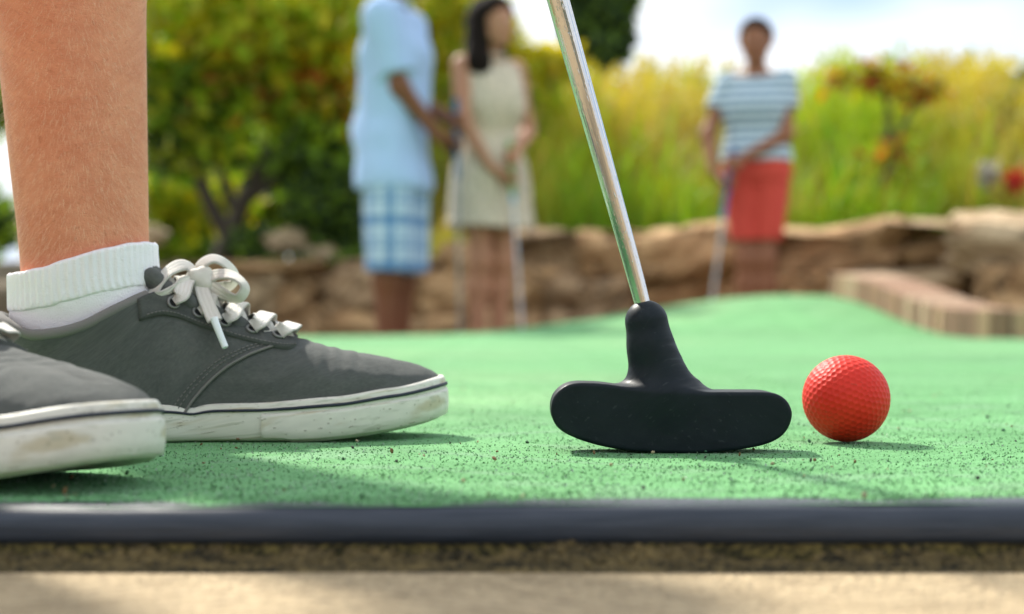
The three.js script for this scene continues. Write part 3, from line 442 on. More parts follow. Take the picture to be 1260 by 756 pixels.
const cloth = (o) => std({ roughness: 0.9, bumpMap: weave, bumpScale: 0.0006, ...o });
function backgroundShoes(t, j, color, sole) { for (const n of ['R', 'L']) { const a = j['ank' + n], q = j['toe' + n], s = j.s, b = [bone(V(a.x, 0.05 * s, a.z - 0.025), V(q.x, 0.035 * s, q.z), 0.043 * s, 0.036 * s)], m = obj('shoe', garment([{ bones: b, cuts: [[V(0, 0.075 * s, 0), UP], [V(0, 0.012, 0), DOWN]] }], 0.02, 0.008, 0), cloth({ color }), t); obj('sole', garment([{ bones: [bone(V(a.x, 0.012, a.z - 0.025), V(q.x, 0.012, q.z), 0.047 * s, 0.040 * s)], cuts: [[V(0, 0.02, 0), UP], [V(0, 0.0, 0), DOWN]] }], 0.02, 0.007, 0), std({ color: sole, roughness: 0.8 }), m); } }
// a mini golf putter: local foot at 0, grip end at top; grip colours
function putterThing(label, foot, top, shaftCol, gripCol, gripLen, bandCol) {
  const t = thing('putter', label, 'putter', foot, null), v = top.clone().sub(foot), at_ = (k) => v.clone().multiplyScalar(k), L = v.length(), g0 = 1 - gripLen / L;
  obj('shaft', tube([at_(0.03), at_(0.5), at_(g0 + 0.02)], [0.0055, 0.006, 0.0065], 12, 4), shaftCol, t);
  obj('grip', tube([at_(g0), at_((g0 + 1) / 2), at_(1)], [0.011, 0.013, 0.0145], 12, 4), gripCol, t);
  if (bandCol) obj('grip_band', tube([at_(g0 - 0.035), at_(g0 + 0.002)], [0.0108, 0.0118], 12, 2), bandCol, t);
  const hb = [bone(V(-0.055, 0.014, 0), V(0.055, 0.014, 0), 0.013, 0.013), bone(V(0, 0.014, 0), at_(0.07), 0.013, 0.009)];
  obj('head', fineOf(hb, 0.015, 0.004), std({ color: RGB(0.02, 0.02, 0.022), roughness: 0.5 }), t);
  return t;
}
const GY = -0.14;                                                   // level of the ground behind the green

// ---- man in the light blue shirt, in profile
{ const d = 6.97, base = at(488, 0, d); base.y = GY; const yaw = 1.28, H = 1.83;
  const t = thing('person', 'person in pale blue shirt and blue plaid shorts holding a putter upright', 'person', base, 'people waiting behind the green'); t.rotation.y = yaw;
  const grip = V(0.02, 1.03, 0.265), axis = V(0.02, -1, 0.02).normalize(), gR = grip.clone().addScaledVector(axis, 0.075), gL = grip.clone().addScaledVector(axis, -0.02);
  const j = joints(H, { wristR: gR.clone().add(V(-0.075, 0.03, -0.055)), wristL: gL.clone().add(V(0.075, 0.03, -0.055)), hintR: V(-0.5, -0.5, -0.8), hintL: V(0.5, -0.5, -0.8) });
  const s = j.s, sk = skin(0.20, 0.075, 0.035), hb = headBones(j.head.clone().add(V(0, 0.01, 0.01)), V(0.15, -0.12, 1).normalize(), 1.03);
  obj('body', bodyOf([...limbs(j), ...torso(j, 0.88)], 0.035, 0.012, [fineOf(hb.list, 0.018, 0.006), fineOf([...gripHand(j.wrR, gR, axis)], 0.008, 0.004), fineOf([...gripHand(j.wrL, gL, axis)], 0.008, 0.004)]), sk, t);
  face(t, hb, 1.03, RGB(0.22, 0.07, 0.05));
  obj('hair', garment([{ bones: [bone(hb.P(0, 0.035, -0.028), hb.P(0, 0.04, 0.012), 0.086, 0.080)], cuts: [[hb.P(0, 0.045, 0.06), hb.P(0, -0.75, 0.6).sub(hb.P(0, 0, 0))]] }], 0.02, 0.008, 0.003, 40), std({ color: RGB(0.012, 0.010, 0.009), roughness: 0.95 }), t);
  const shirtMap = texture(256, 256, (u, v) => { const a = Math.abs(((u * 6) % 1) - 0.5) < 0.04 ? 0.10 : 0, b = Math.abs(((v * 6) % 1) - 0.5) < 0.04 ? 0.10 : 0; return mixC([0.44, 0.60, 0.86], [0.26, 0.44, 0.78], a + b + 0.25 * (0.5 + tile(u, v, 20, 2, 2))); }); shirtMap.repeat.set(3, 3);
  const sleeve = (n) => { const a = j['sh' + n], e = j['el' + n], u = e.clone().sub(a).normalize(), hem = a.clone().lerp(e, 0.80); return { bones: [bone(a, e.clone().addScaledVector(u, 0.04), 0.066 * s, 0.078 * s)], cuts: [[hem, u]] }; };
  const loose = [bone(V(-0.06, 0.80, -0.01), V(0.06, 0.80, -0.01), 0.150, 0.150), bone(V(-0.06, 0.98, -0.02), V(0.06, 0.98, -0.02), 0.136, 0.136), bone(V(-0.06, 1.17, -0.01), V(0.06, 1.17, -0.01), 0.130, 0.130), bone(V(-0.08, 1.34, -0.005), V(0.08, 1.34, -0.005), 0.138, 0.138), bone(j.shR.clone().add(V(0.03, 0, 0)), j.shL.clone().add(V(-0.03, 0, 0)), 0.078, 0.078), bone(V(-0.04, 1.02, -0.11), V(0.03, 1.0, -0.11), 0.06, 0.06)];
  const sh = obj('shirt', garment([{ bones: loose, k: 0.09, cuts: [[V(0, 0.765, 0), DOWN], [j.neck.clone().add(V(0, 0.05, 0.0)), V(0, 1, 0.12).normalize()]] }, sleeve('R'), sleeve('L')], 0.04, 0.012, 0.008, 9), cloth({ map: shirtMap }), t);
  obj('collar', tube([0, 1, 2, 3, 4, 5, 6, 7, 8].map((i) => { const a = i / 8 * 5.4 + 0.45; return j.neck.clone().add(V(Math.sin(a) * 0.072, 0.045 - Math.cos(a) * 0.022, Math.cos(a) * 0.072)); }), [0.014, 0.016, 0.014], 8, 3), cloth({ color: RGB(0.55, 0.7, 0.88) }), sh);
  const plaid = texture(256, 256, (u, v) => { let c = [0.60, 0.74, 0.84]; for (const [p, w, k, a] of [[0.22, 0.13, u, 0.75], [0.62, 0.05, u, 0.6], [0.82, 0.09, u, 0.35], [0.25, 0.12, v, 0.7], [0.66, 0.05, v, 0.6], [0.85, 0.08, v, 0.35]]) if (Math.abs(k - p) < w) c = mixC(c, [0.05, 0.19, 0.44], a); return c; }); plaid.repeat.set(5.2, 5.2);
  const leg = (n) => { const a = j['hip' + n], k = j['knee' + n]; return { bones: [bone(a.clone().add(V(0, -0.02, 0)), k.clone().add(V(0, -0.14, -0.01)), 0.115, 0.106)], cuts: [[V(0, 0.41, 0), DOWN], [V(0, 0.83, 0), UP]] }; };
  obj('shorts', garment([{ bones: [bone(V(-0.05, 0.80, 0), V(0.05, 0.80, 0), 0.115, 0.115)], cuts: [[V(0, 0.83, 0), UP]] }, leg('R'), leg('L')], 0.03, 0.012, 0.006, 9), cloth({ map: plaid }), t);
  backgroundShoes(t, j, RGB(0.7, 0.7, 0.68), RGB(0.7, 0.7, 0.7));
  t.updateMatrixWorld(); const W = (p) => t.localToWorld(p.clone()), top = W(gL.clone().addScaledVector(axis, -0.10)), foot = W(V(0.02, 0, 0.285)); foot.y = GY;
  putterThing('blue-gripped putter held upright by the person in plaid shorts', foot, top, std({ color: RGB(0.30, 0.32, 0.32), metalness: 0.6, roughness: 0.4 }), std({ color: RGB(0.015, 0.12, 0.25), roughness: 0.6 }), 0.34);
}
// ---- woman with long dark hair in the sleeveless cream dress
{ const d = 7.35, base = at(603, 0, d); base.y = GY + 0.01; const yaw = 0.62, H = 1.65;
  const t = thing('person', 'person with long dark hair in sleeveless cream dress, hands clasped on putter', 'person', base, 'people waiting behind the green'); t.rotation.y = yaw;
  const grip = V(-0.02, 0.90, 0.19), axis = V(0.035, -1, 0.07).normalize(), gR = grip.clone().addScaledVector(axis, 0.07), gL = grip.clone().addScaledVector(axis, -0.02);
  const j = joints(H, { shoulder: 0.165, hip: 0.08, foot: 0.06, knee: 0.065, wristR: gR.clone().add(V(-0.075, 0.04, -0.05)), wristL: gL.clone().add(V(0.075, 0.04, -0.05)), hintR: V(-1, -0.25, -0.05), hintL: V(0.8, -0.45, -0.55) });
  const s = j.s, sk = skin(0.48, 0.235, 0.135), hb = headBones(j.head.clone().add(V(0, 0, 0.005)), V(0.25, -0.05, 1).normalize(), 0.95);
  obj('body', bodyOf([...limbs(j, 0.9), ...torso(j, 0.80)], 0.035, 0.012, [fineOf(hb.list, 0.018, 0.006), fineOf(gripHand(j.wrR, gR, axis, 0.9), 0.008, 0.004), fineOf(gripHand(j.wrL, gL, axis, 0.9), 0.008, 0.004)]), sk, t);
  face(t, hb, 0.95, RGB(0.42, 0.12, 0.10));
  obj('hair', garment([{ bones: [bone(hb.P(0, 0.038, -0.03), hb.P(0, 0.042, 0.008), 0.096, 0.092)], cuts: [[hb.P(0, 0.05, 0.055), hb.P(0, -0.7, 0.75).sub(hb.P(0, 0, 0))]] }, { bones: [bone(hb.P(-0.075, 0.01, -0.03), hb.P(-0.10, -0.20, 0.0), 0.042, 0.055, 1, 1), bone(hb.P(-0.10, -0.2, 0.0), hb.P(-0.095, -0.29, 0.03), 0.045, 0.02), bone(hb.P(0.072, 0.01, -0.03), hb.P(0.085, -0.2, -0.02), 0.03, 0.042), bone(hb.P(0, 0, -0.07), hb.P(0, -0.24, -0.09), 0.07, 0.075)] }], 0.035, 0.01, 0.007, 30), phys({ color: RGB(0.012, 0.008, 0.006), roughness: 0.85, specularIntensity: 0.25 }), t);
  const print = texture(512, 512, (u, v) => { const m = smooth(0.05, 0.16, tile(u, v, 46, 3, 2)), q = smooth(0.10, 0.2, tile(u, v, 46, 23, 2)); return mixC(mixC([0.72, 0.63, 0.48], [0.24, 0.24, 0.19], m * 0.8), [0.52, 0.36, 0.20], q * 0.5); }); print.repeat.set(2.2, 2.2);
  const dress = obj('dress', garment([{ bones: [bone(V(-0.05, 1.22 * s, 0.02), V(0.05, 1.22 * s, 0.02), 0.108, 0.108, 1, 1.05), bone(V(-0.085, 1.40 * s, 0), V(0.085, 1.40 * s, 0), 0.066, 0.066), bone(V(-0.05, 1.30 * s, 0.005), V(0.05, 1.30 * s, 0.005), 0.095, 0.095), bone(V(-0.035, 1.06 * s, 0), V(0.035, 1.06 * s, 0), 0.094, 0.094), bone(V(-0.055, 0.93 * s, 0), V(0.055, 0.93 * s, 0), 0.125, 0.125), bone(V(-0.06, 0.80 * s, 0), V(0.06, 0.80 * s, 0), 0.135, 0.135), bone(V(-0.06, 0.65 * s, 0), V(0.06, 0.65 * s, 0), 0.142, 0.142), bone(V(-0.06, 0.55 * s, 0), V(0.06, 0.55 * s, 0), 0.138, 0.138)], k: 0.08, cuts: [[V(0, 0.615, 0), DOWN], [j.neck.clone().add(V(0, 0.02, 0.0)), V(0, 1, 0.12).normalize()]] }], 0.03, 0.012, 0.006, 11), cloth({ map: print }), t);
  obj('neckband', tube([0, 1, 2, 3, 4, 5, 6, 7, 8].map((i) => { const a = i / 8 * 6.283; return j.neck.clone().add(V(Math.sin(a) * 0.066, 0.022 - Math.cos(a) * 0.018, Math.cos(a) * 0.064 + 0.012)); }), [0.009, 0.009], 8, 3), cloth({ color: RGB(0.62, 0.56, 0.44) }), dress);
  backgroundShoes(t, j, RGB(0.35, 0.2, 0.12), RGB(0.2, 0.13, 0.08));
  t.updateMatrixWorld(); const W = (p) => t.localToWorld(p.clone()), top = W(gL.clone().addScaledVector(axis, -0.07)), foot = W(gL.clone().addScaledVector(axis, 0.885)); foot.y = GY + 0.005;
  putterThing('white-shafted putter with green grip standing under clasped hands before the cream dress', foot, top, std({ color: RGB(0.72, 0.72, 0.76), roughness: 0.35 }), std({ color: RGB(0.10, 0.32, 0.06), roughness: 0.6 }), 0.24, std({ color: RGB(0.25, 0.5, 0.7), roughness: 0.5 }));
}
// ---- woman in the striped top and coral shorts
{ const d = 7.9, base = at(931, 0, d); base.y = -0.09; const yaw = -0.22, H = 1.62;
  const t = thing('person', 'person in striped blue top and coral shorts holding a slanted putter', 'person', base, 'people waiting behind the green'); t.rotation.y = yaw;
  const grip = V(-0.11, 0.875, 0.22), axis = V(-0.13, -1, 0.10).normalize(), gR = grip.clone().addScaledVector(axis, 0.06), gL = grip.clone().addScaledVector(axis, -0.03);
  const j = joints(H, { shoulder: 0.155, hip: 0.075, foot: 0.052, knee: 0.052, wristR: gR.clone().add(V(-0.07, 0.05, -0.05)), wristL: gL.clone().add(V(0.075, 0.04, -0.04)), hintR: V(-0.8, -0.4, -0.4), hintL: V(0.9, -0.4, -0.3) });
  const s = j.s, sk = skin(0.30, 0.125, 0.065), hb = headBones(j.head, V(-0.05, -0.06, 1).normalize(), 0.95);
  obj('body', bodyOf([...limbs(j, 0.92), ...torso(j, 0.92)], 0.035, 0.012, [fineOf(hb.list, 0.018, 0.006), fineOf(gripHand(j.wrR, gR, axis, 0.92), 0.008, 0.004), fineOf(gripHand(j.wrL, gL, axis, 0.92), 0.008, 0.004)]), sk, t);
  face(t, hb, 0.95, RGB(0.32, 0.09, 0.07));
  obj('hair', garment([{ bones: [bone(hb.P(0, 0.032, -0.03), hb.P(0, 0.042, 0.01), 0.086, 0.081)], cuts: [[hb.P(0, 0.05, 0.06), hb.P(0, -0.75, 0.65).sub(hb.P(0, 0, 0))]] }], 0.02, 0.008, 0.003, 40), phys({ color: RGB(0.014, 0.009, 0.007), roughness: 0.9, specularIntensity: 0.25 }), t);
  const stripe = texture(64, 256, (u, v) => { const k = (v * 1) % 1; return k < 0.42 ? [0.13, 0.24, 0.36] : [0.58, 0.68, 0.74]; }); stripe.repeat.set(1, 23);
  const sleeve = (n) => { const a = j['sh' + n], e = j['el' + n], u = e.clone().sub(a).normalize(), hem = a.clone().lerp(e, 0.52); return { bones: [bone(a, e, 0.058, 0.070)], cuts: [[hem, u]] }; };
  obj('top', garment([{ bones: [bone(V(-0.06, 0.98 * s, 0), V(0.06, 0.98 * s, 0), 0.120, 0.120), bone(V(-0.045, 1.1 * s, 0), V(0.045, 1.1 * s, 0), 0.108, 0.108), bone(V(-0.06, 1.28 * s, 0.01), V(0.06, 1.28 * s, 0.01), 0.118, 0.118), bone(j.shR.clone().add(V(0.03, 0, 0)), j.shL.clone().add(V(-0.03, 0, 0)), 0.066, 0.066)], k: 0.07, cuts: [[V(0, 0.93, 0), DOWN], [j.neck.clone().add(V(0, -0.01, 0.05)), V(0, 1, 0.55).normalize()]] }, sleeve('R'), sleeve('L')], 0.03, 0.011, 0.005, 10), cloth({ map: stripe }), t);
  const leg = (n, k) => ({ bones: [bone(j['hip' + n].clone().add(V(0, 0.03, 0)), j['knee' + n].clone().add(V(0, -0.05, 0.01)), 0.098, 0.060)], cuts: [[V(0, 0.545, 0), DOWN]] });
  obj('shorts', garment([{ bones: [bone(V(-0.06, 0.89, 0), V(0.06, 0.89, 0), 0.115, 0.115)] }, leg('R'), leg('L')], 0.012, 0.011, 0.007, 12), cloth({ color: RGB(0.66, 0.075, 0.05) }), t);
  backgroundShoes(t, j, RGB(0.6, 0.58, 0.55), RGB(0.6, 0.6, 0.6));
  t.updateMatrixWorld(); const W = (p) => t.localToWorld(p.clone()), top = W(gL.clone().addScaledVector(axis, -0.07)), foot = W(gL.clone().addScaledVector(axis, 0.90)); foot.y = -0.10;
  putterThing('slanted putter with blue grip held by the person in coral shorts', foot, top, std({ color: RGB(0.55, 0.6, 0.62), roughness: 0.4 }), std({ color: RGB(0.02, 0.10, 0.30), roughness: 0.6 }), 0.30, std({ color: RGB(0.05, 0.2, 0.5), roughness: 0.6 }));
}
// ================================================================ THE BOY
const canvasMap = texture(512, 512, (u, v) => mixC([0.052, 0.060, 0.056], [0.125, 0.130, 0.121], 0.5 + tile(u, v, 110, 2, 2) * 0.5 + tile(u, v, 9, 5, 3) * 0.55)); canvasMap.repeat.set(5, 5);
const canvasBump = texture(256, 256, (u, v) => { const a = Math.sin(u * 2 * Math.PI * 32), b = Math.sin(v * 2 * Math.PI * 32); return 0.5 + 0.25 * (a * a - b * b) * (Math.sin((u + v) * Math.PI * 32) > 0 ? 1 : 0.6) + tile(u, v, 40, 3, 2) * 0.3; }); canvasBump.repeat.set(28, 28);
const canvasMat = std({ map: canvasMap, bumpMap: canvasBump, bumpScale: 0.0004, roughness: 0.92 });
const collarMat = std({ color: RGB(0.17, 0.165, 0.155), bumpMap: canvasBump, bumpScale: 0.0003, roughness: 0.9 });
const soleMap = texture(1024, 256, (u, v) => {
  const d = smooth(0.05, 0.42, tile(u, v, 11, 6, 4)), sm = smooth(0.12, 0.4, tile(u, v, 26, 12, 3)), sp = smooth(0.26, 0.38, tile(u, v, 80, 31, 2));
  let c = mixC([0.70, 0.68, 0.60], [0.60, 0.585, 0.52], 0.5 + tile(u, v, 30, 3, 3)); c = mixC(c, [0.40, 0.33, 0.17], d * 0.6); c = mixC(c, [0.33, 0.34, 0.26], sm * 0.5); return mixC(c, [0.12, 0.09, 0.05], sp * 0.6);
}); soleMap.repeat.set(3.2, 12);
const soleMat = phys({ map: soleMap, roughness: 0.55, bumpMap: soleMap, bumpScale: 0.0005 });
const stripeMat = std({ color: RGB(0.012, 0.018, 0.035), roughness: 0.6 });
const laceBump = texture(128, 128, (u, v) => 0.5 + 0.35 * Math.sin((u * 6 + v * 10) * 2 * Math.PI) * Math.sin((u * 6 - v * 10) * 2 * Math.PI) + tile(u, v, 40, 2, 2) * 0.3); laceBump.repeat.set(130, 130);
const laceMat = std({ color: RGB(0.80, 0.77, 0.70), bumpMap: laceBump, bumpScale: 0.0005, roughness: 0.85 });
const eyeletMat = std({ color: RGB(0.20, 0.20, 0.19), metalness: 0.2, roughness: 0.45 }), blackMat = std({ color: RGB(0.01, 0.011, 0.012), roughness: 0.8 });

// left shoe: x forward from the heel, y up, +z the inner side. Rows: outline bx, bz; top edge ex, ey, ez; wall curvature in degrees
const rowsM = [[.2320, 0, .2060, .0385, 0, 88], [.2295, .013, .2045, .039, 0, 88], [.2205, .0255, .1965, .0413, 0, 88], [.2055, .0340, .184, .0440, 0, 88], [.185, .0395, .168, .0475, 0, 88], [.165, .0400, .1525, .0512, .001, 86], [.145, .0365, .142, .0528, .0100, 76], [.125, .0315, .120, .0590, .0115, 70], [.105, .0275, .098, .0675, .0130, 66], [.085, .0285, .0815, .0745, .0200, 60], [.065, .0305, .062, .0668, .0300, 56], [.045, .0320, .042, .0572, .0330, 55], [.025, .0300, .020, .0535, .0310, 55], [.0075, .0205, .0065, .0585, .0200, 55], [.0002, .0090, .0010, .0617, .0085, 55], [-.0008, 0, .0002, .0622, 0, 55]];
const latB = [0, .0135, .0255, .0345, .0405, .043, .0428, .0400, .0370, .0345, .033, .0315, .0285, .0195, .0085, 0];
const rows = [...rowsM, ...rowsM.slice(1, 15).reverse().map((r) => { const i = rowsM.indexOf(r); return [r[0], -latB[i], r[2], r[3], -r[4], r[5]]; })];
const SX = 0.965;
function row(U) { U = ((U % 30) + 30) % 30; const i = Math.floor(U), t = U - i, R = (k) => rows[((i + k) % 30 + 30) % 30], a = R(-1), b = R(0), c = R(1), d = R(2), t2 = t * t, t3 = t2 * t; return b.map((_, k) => 0.5 * (2 * b[k] + (c[k] - a[k]) * t + (2 * a[k] - 5 * b[k] + 4 * c[k] - d[k]) * t2 + (3 * b[k] - a[k] - 3 * c[k] + d[k]) * t3)); }
const yBot = (x) => x > 0.145 ? 0.0105 * Math.pow((x - 0.145) / 0.087, 1.7) : 0.0006;
const yTop = (x) => { const k = [[0, .0245], [.05, .0215], [.09, .0188], [.13, .0196], [.17, .0228], [.20, .0268], [.232, .0318]]; let i = 0; while (i < k.length - 2 && k[i + 1][0] < x) i++; return lerp(k[i][1], k[i + 1][1], smooth(k[i][0], k[i + 1][0], x) * 0.5 + 0.5 * clamp((x - k[i][0]) / (k[i + 1][0] - k[i][0]))); };
function surf(U, t) { const [bx, bz, ex, ey, ez, A] = row(U), am = A * Math.PI / 180, a = t * am, c = (Math.cos(a) - Math.cos(am)) / (1 - Math.cos(am)), s = Math.sin(a) / Math.sin(am), by = yTop(bx) - 0.004, inx = bx - (bx > 0.2 ? 0.0012 : 0) , inz = bz * 0.955; return V((ex + (inx - ex) * c) * SX, by + (ey - by) * s, ez + (inz - ez) * c); }
function surfN(U, t) { const e = 0.02, p = surf(U + e, t).sub(surf(U - e, t)), q = surf(U, Math.min(1, t + 0.02)).sub(surf(U, Math.max(0, t - 0.02))); const n = p.cross(q).normalize(); const o = surf(U, t); return n.dot(V(0, o.y - 0.02, o.z).add(V((o.x - 0.13) * 0.3, 0, 0))) < 0 ? n.negate() : n; }
const crease = (x, z) => { let s = 0; for (const [c, w, a] of [[.163, .0022, 1], [.1705, .0026, .8], [.1785, .002, .6], [.155, .002, .5]]) s += a * Math.exp(-(((x - c + 2.2 * z * z + 0.0022 * N(z * 60, c * 90)) / w) ** 2)); return s; };
const wrinkle = (p) => 0.0011 * fbm(p.x * 70, p.y * 90, p.z * 60, 3) - (p.y > 0.03 && p.x > 0.145 ? 0.0009 * crease(p.x, p.z) * smooth(0.03, 0.038, p.y) : 0);
const onUpper = (U, t, off = 0) => { const p = surf(U, t); return p.addScaledVector(surfN(U, t), off + wrinkle(p)); };
// a panel laid on the upper, with turned-down edges
function panel(map, th, nu, nv) { return sheet((u, v) => { const i = u * (nu + 2), k = v * (nv + 2), uu = clamp((i - 1) / nu), vv = clamp((k - 1) / nv), edge = i < 0.5 || i > nu + 1.5 || k < 0.5 || k > nv + 1.5, [U, t] = map(uu, vv); return onUpper(U, t, edge ? -0.0006 : th); }, nu + 2, nv + 2, { uvs: [0.2, 0.06] }); }
function outline(U, off) { const a = row(U), e = 0.04, p = row(U + e), q = row(U - e), tx = (p[0] - q[0]) * SX, tz = p[1] - q[1], l = Math.hypot(tx, tz) || 1; let nx = -tz / l, nz = tx / l; if (nx * (a[0] - 0.12) + nz * a[1] * 3 < 0) { nx = -nx; nz = -nz; } return [a[0] * SX + nx * off, a[1] + nz * off, a[0]]; }
function ringBand(prof, U0, U1, n, uvs) { return sheet((u, v) => { const U = lerp(U0, U1, u), k = v * (prof.length - 1), i = Math.min(prof.length - 2, Math.floor(k)), o = lerp(prof[i][0], prof[i + 1][0], k - i), f = lerp(prof[i][1], prof[i + 1][1], k - i), [x, z, bx] = outline(U, o), crease = Math.exp(-(((bx - 0.098) / 0.006) ** 2)) * (z > 0 ? 1 : 0.4); return V(x, lerp(yBot(bx), yTop(bx), f) - crease * 0.0014 * smooth(0.4, 0.9, f), z - Math.sign(z) * crease * 0.0012 + 0.0002 * N(x * 160, f * 3, z * 160)); }, n, (prof.length - 1), { uvs }); }
function makeShoe(t, side) {                                        // side 1: left, -1: right
  const S = (g) => side > 0 ? g : mirrorZ(g);
  const shoe = obj('shoe', S(sheet((u, v) => onUpper(u * 30, v), 420, 30, { uvs: [0.6, 0.1] })), canvasMat, t);
  const add = (n, g, m) => obj(n, S(g), m, shoe);
  // lining turned inward at the collar and throat
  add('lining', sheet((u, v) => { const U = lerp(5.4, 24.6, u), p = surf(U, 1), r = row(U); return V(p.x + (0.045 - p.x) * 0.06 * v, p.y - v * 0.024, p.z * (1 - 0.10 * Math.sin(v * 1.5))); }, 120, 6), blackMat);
  const front = (t2) => 8.5 - 3.4 * Math.pow(t2, 1.15);
  for (const m of [1, -1]) {
    const u30 = (U) => m > 0 ? U : 30 - U;
    add('quarter_panel', panel((u, v) => [u30(lerp(front(v), 14.6, u)), v * 0.995], 0.0009, 90, 14), canvasMat);
    add('seam_piping', tube(Array.from({ length: 14 }, (_, i) => onUpper(u30(front(i / 13) + 0.04), i / 13 * 0.97, 0.0011)), [0.0008, 0.0008], 6, 3), collarMat);
    add('eyestay', panel((u, v) => { const U = lerp(5.15, 9.6, u), lo = lerp(0.66, 0.74, u) + 0.25 * Math.pow(clamp(1 - u * 7), 2); return [u30(U), lerp(lo, 0.995, v)]; }, 0.0021, 46, 7), canvasMat);
    { const st = []; const run = (f, n) => { for (let i = 0; i < n; i++) { const a = f((i + 0.1) / n), b = f((i + 0.68) / n); st.push(tube([a, a.clone().lerp(b, 0.5), b], [0.00032, 0.00036, 0.00032], 5, 1)); } };
      run((q) => onUpper(u30(front(q) + 0.22), q * 0.95 + 0.02, 0.0012), 34); run((q) => onUpper(u30(front(q) + 0.36), q * 0.95 + 0.02, 0.0012), 34); run((q) => onUpper(u30(lerp(5.5, 9.45, q)), lerp(0.66, 0.74, (lerp(5.5, 9.45, q) - 5.15) / 4.45) + 0.035, 0.0024), 40);
      add('stitching', merge(st), collarMat); }
    add('toe_bumper', ringBand([[-0.001, 0.06], [0.0017, 0.09], [0.0023, 0.3], [0.0022, 0.62], [0.0014, 0.70], [-0.001, 0.72]], u30(0.001), u30(6.6), 60, [0.14, 0.02]), soleMat);
  }
  add('heel_tab', panel((u, v) => [lerp(13.6, 16.4, u), lerp(0.05, 0.99, v)], 0.0016, 20, 12), collarMat);
  add('collar', tube(Array.from({ length: 46 }, (_, i) => { const p = surf(lerp(9.3, 20.7, i / 45), 1); return p.add(V((0.045 - p.x) * 0.02, -0.0005, -p.z * 0.03)); }), [0.0024, 0.0031, 0.0031, 0.0031, 0.0024], 10, 2), collarMat);
  const sole = add('sole', merge([ringBand([[-0.022, 0.02], [-0.006, 0], [-0.0022, 0.0], [-0.0004, 0.07], [0.0006, 0.2], [0.0012, 0.45], [0.0011, 0.72], [0.0004, 0.93], [-0.0006, 0.995], [-0.004, 0.985]], 0, 30, 260, [0.62, 0.05]), sheet((u, v) => { const [x, z, bx] = outline(u * 30, -0.021); return V(lerp(x, 0.12, v * 0.3), yBot(bx) + 0.0004 + (v > 0.9 ? 0.0 : 0), z * (1 - v)); }, 120, 4)]), soleMat);
  add('foxing_stripe', ringBand([[0.0002, 0.765], [0.0018, 0.775], [0.0018, 0.835], [0.0002, 0.845]], 0, 30, 260, [0.6, 0.004]), stripeMat);
  // tongue
  { const c = new THREE.CatmullRomCurve3([V(.152, .0475, 0), V(.138, .0530, 0), V(.118, .0605, 0), V(.098, .0700, 0), V(.082, .0800, 0), V(.0735, .0885, 0)]);
    const tb = []; for (const z of [-0.0165, -0.0085, 0, 0.0085, 0.0165]) for (let i = 0; i < 8; i++) { const P = (v) => { const p = c.getPoint(v), k = z * lerp(0.62, 1, v); return V(p.x * SX, p.y - k * k * 12, k); }, v1 = Math.min(1 - Math.abs(z) * 4.5, (i + 1) / 8), v0 = Math.min(v1, i / 8); tb.push(bone(P(v0), P(v1), 0.0029, 0.0031)); }
    add('tongue', fineOf(tb, 0.006, 0.0014), canvasMat); }
  // eyelets and laces
  const Us = [6.05, 6.68, 7.32, 7.95, 8.7], lift = (U, m, o) => onUpper(m > 0 ? U : 30 - U, 0.865, o), axis = (p) => V(0, clamp(p.y - 0.045, 0.004, 1) * 1.0 + 0.008, p.z).add(V(0.006, 0, 0)).normalize();
  for (const m of [1, -1]) for (const U of Us) {
    const n = surfN(m > 0 ? U : 30 - U, 0.865), tor = new THREE.TorusGeometry(0.0028, 0.0007, 8, 20); tor.applyQuaternion(new THREE.Quaternion().setFromUnitVectors(V(0, 0, 1), n)); const p = lift(U, m, 0.0026); tor.translate(p.x, p.y, p.z); const e = add('eyelet', tor, eyeletMat);
    const hole = new THREE.CylinderGeometry(0.0024, 0.0024, 0.0008, 16); hole.applyQuaternion(new THREE.Quaternion().setFromUnitVectors(V(0, 1, 0), n)); hole.translate(p.x - n.x * 0.0004, p.y - n.y * 0.0004, p.z - n.z * 0.0004); add('eyelet_hole', hole, blackMat);
  }
  const crestY = (x) => { const c = [[.15, .0535], [.138, .0585], [.118, .0665], [.098, .0765], [.082, .086]]; let i = 0; while (i < 3 && c[i + 1][0] > x) i++; return lerp(c[i][1], c[i + 1][1], clamp((c[i][0] - x) / (c[i][0] - c[i + 1][0]))); };
  Us.forEach((U, i) => {
    const a = lift(U, 1, 0.0033), b = lift(i ? Us[i - 1] + 0.2 : 5.75, -1, 0.0033), mx = a.x + 0.0085, pts = [a.clone().add(V(-0.0002, 0.0004, 0.0002)), a.clone().add(V(0.0030, 0.0030, 0.0006)), V(lerp(a.x, mx, 0.62), lerp(a.y, crestY(mx), 0.80) + 0.0022, a.z * 0.60), V(mx, crestY(mx) + 0.0034, 0), V(lerp(mx, b.x, 0.5), lerp(crestY(mx), b.y, 0.4) + 0.001, b.z * 0.55), b];
    add('lace', band(pts, 0.0086, 0.0012, axis, 36), laceMat);
    const a2 = lift(U, -1, 0.0030), b2 = lift(i ? Us[i - 1] + 0.2 : 5.75, 1, 0.0020), mx2 = (a2.x + b2.x) / 2; // the under strand
    add('lace', band([a2, V(lerp(a2.x, mx2, 0.5), lerp(a2.y, crestY(mx2), 0.7), a2.z * 0.55), V(mx2, crestY(mx2) + 0.0006, 0), V(lerp(mx2, b2.x, 0.6), lerp(crestY(mx2), b2.y, 0.5), b2.z * 0.6), b2.clone().add(V(0, 0, -0.002))], 0.0080, 0.0014, axis, 30), laceMat);
  });
  const kn = V(0.0985, 0.0805, 0.004), Z = (p) => V(p.x - kn.x, p.y - kn.y + 0.002, p.z - kn.z + 0.03).normalize();
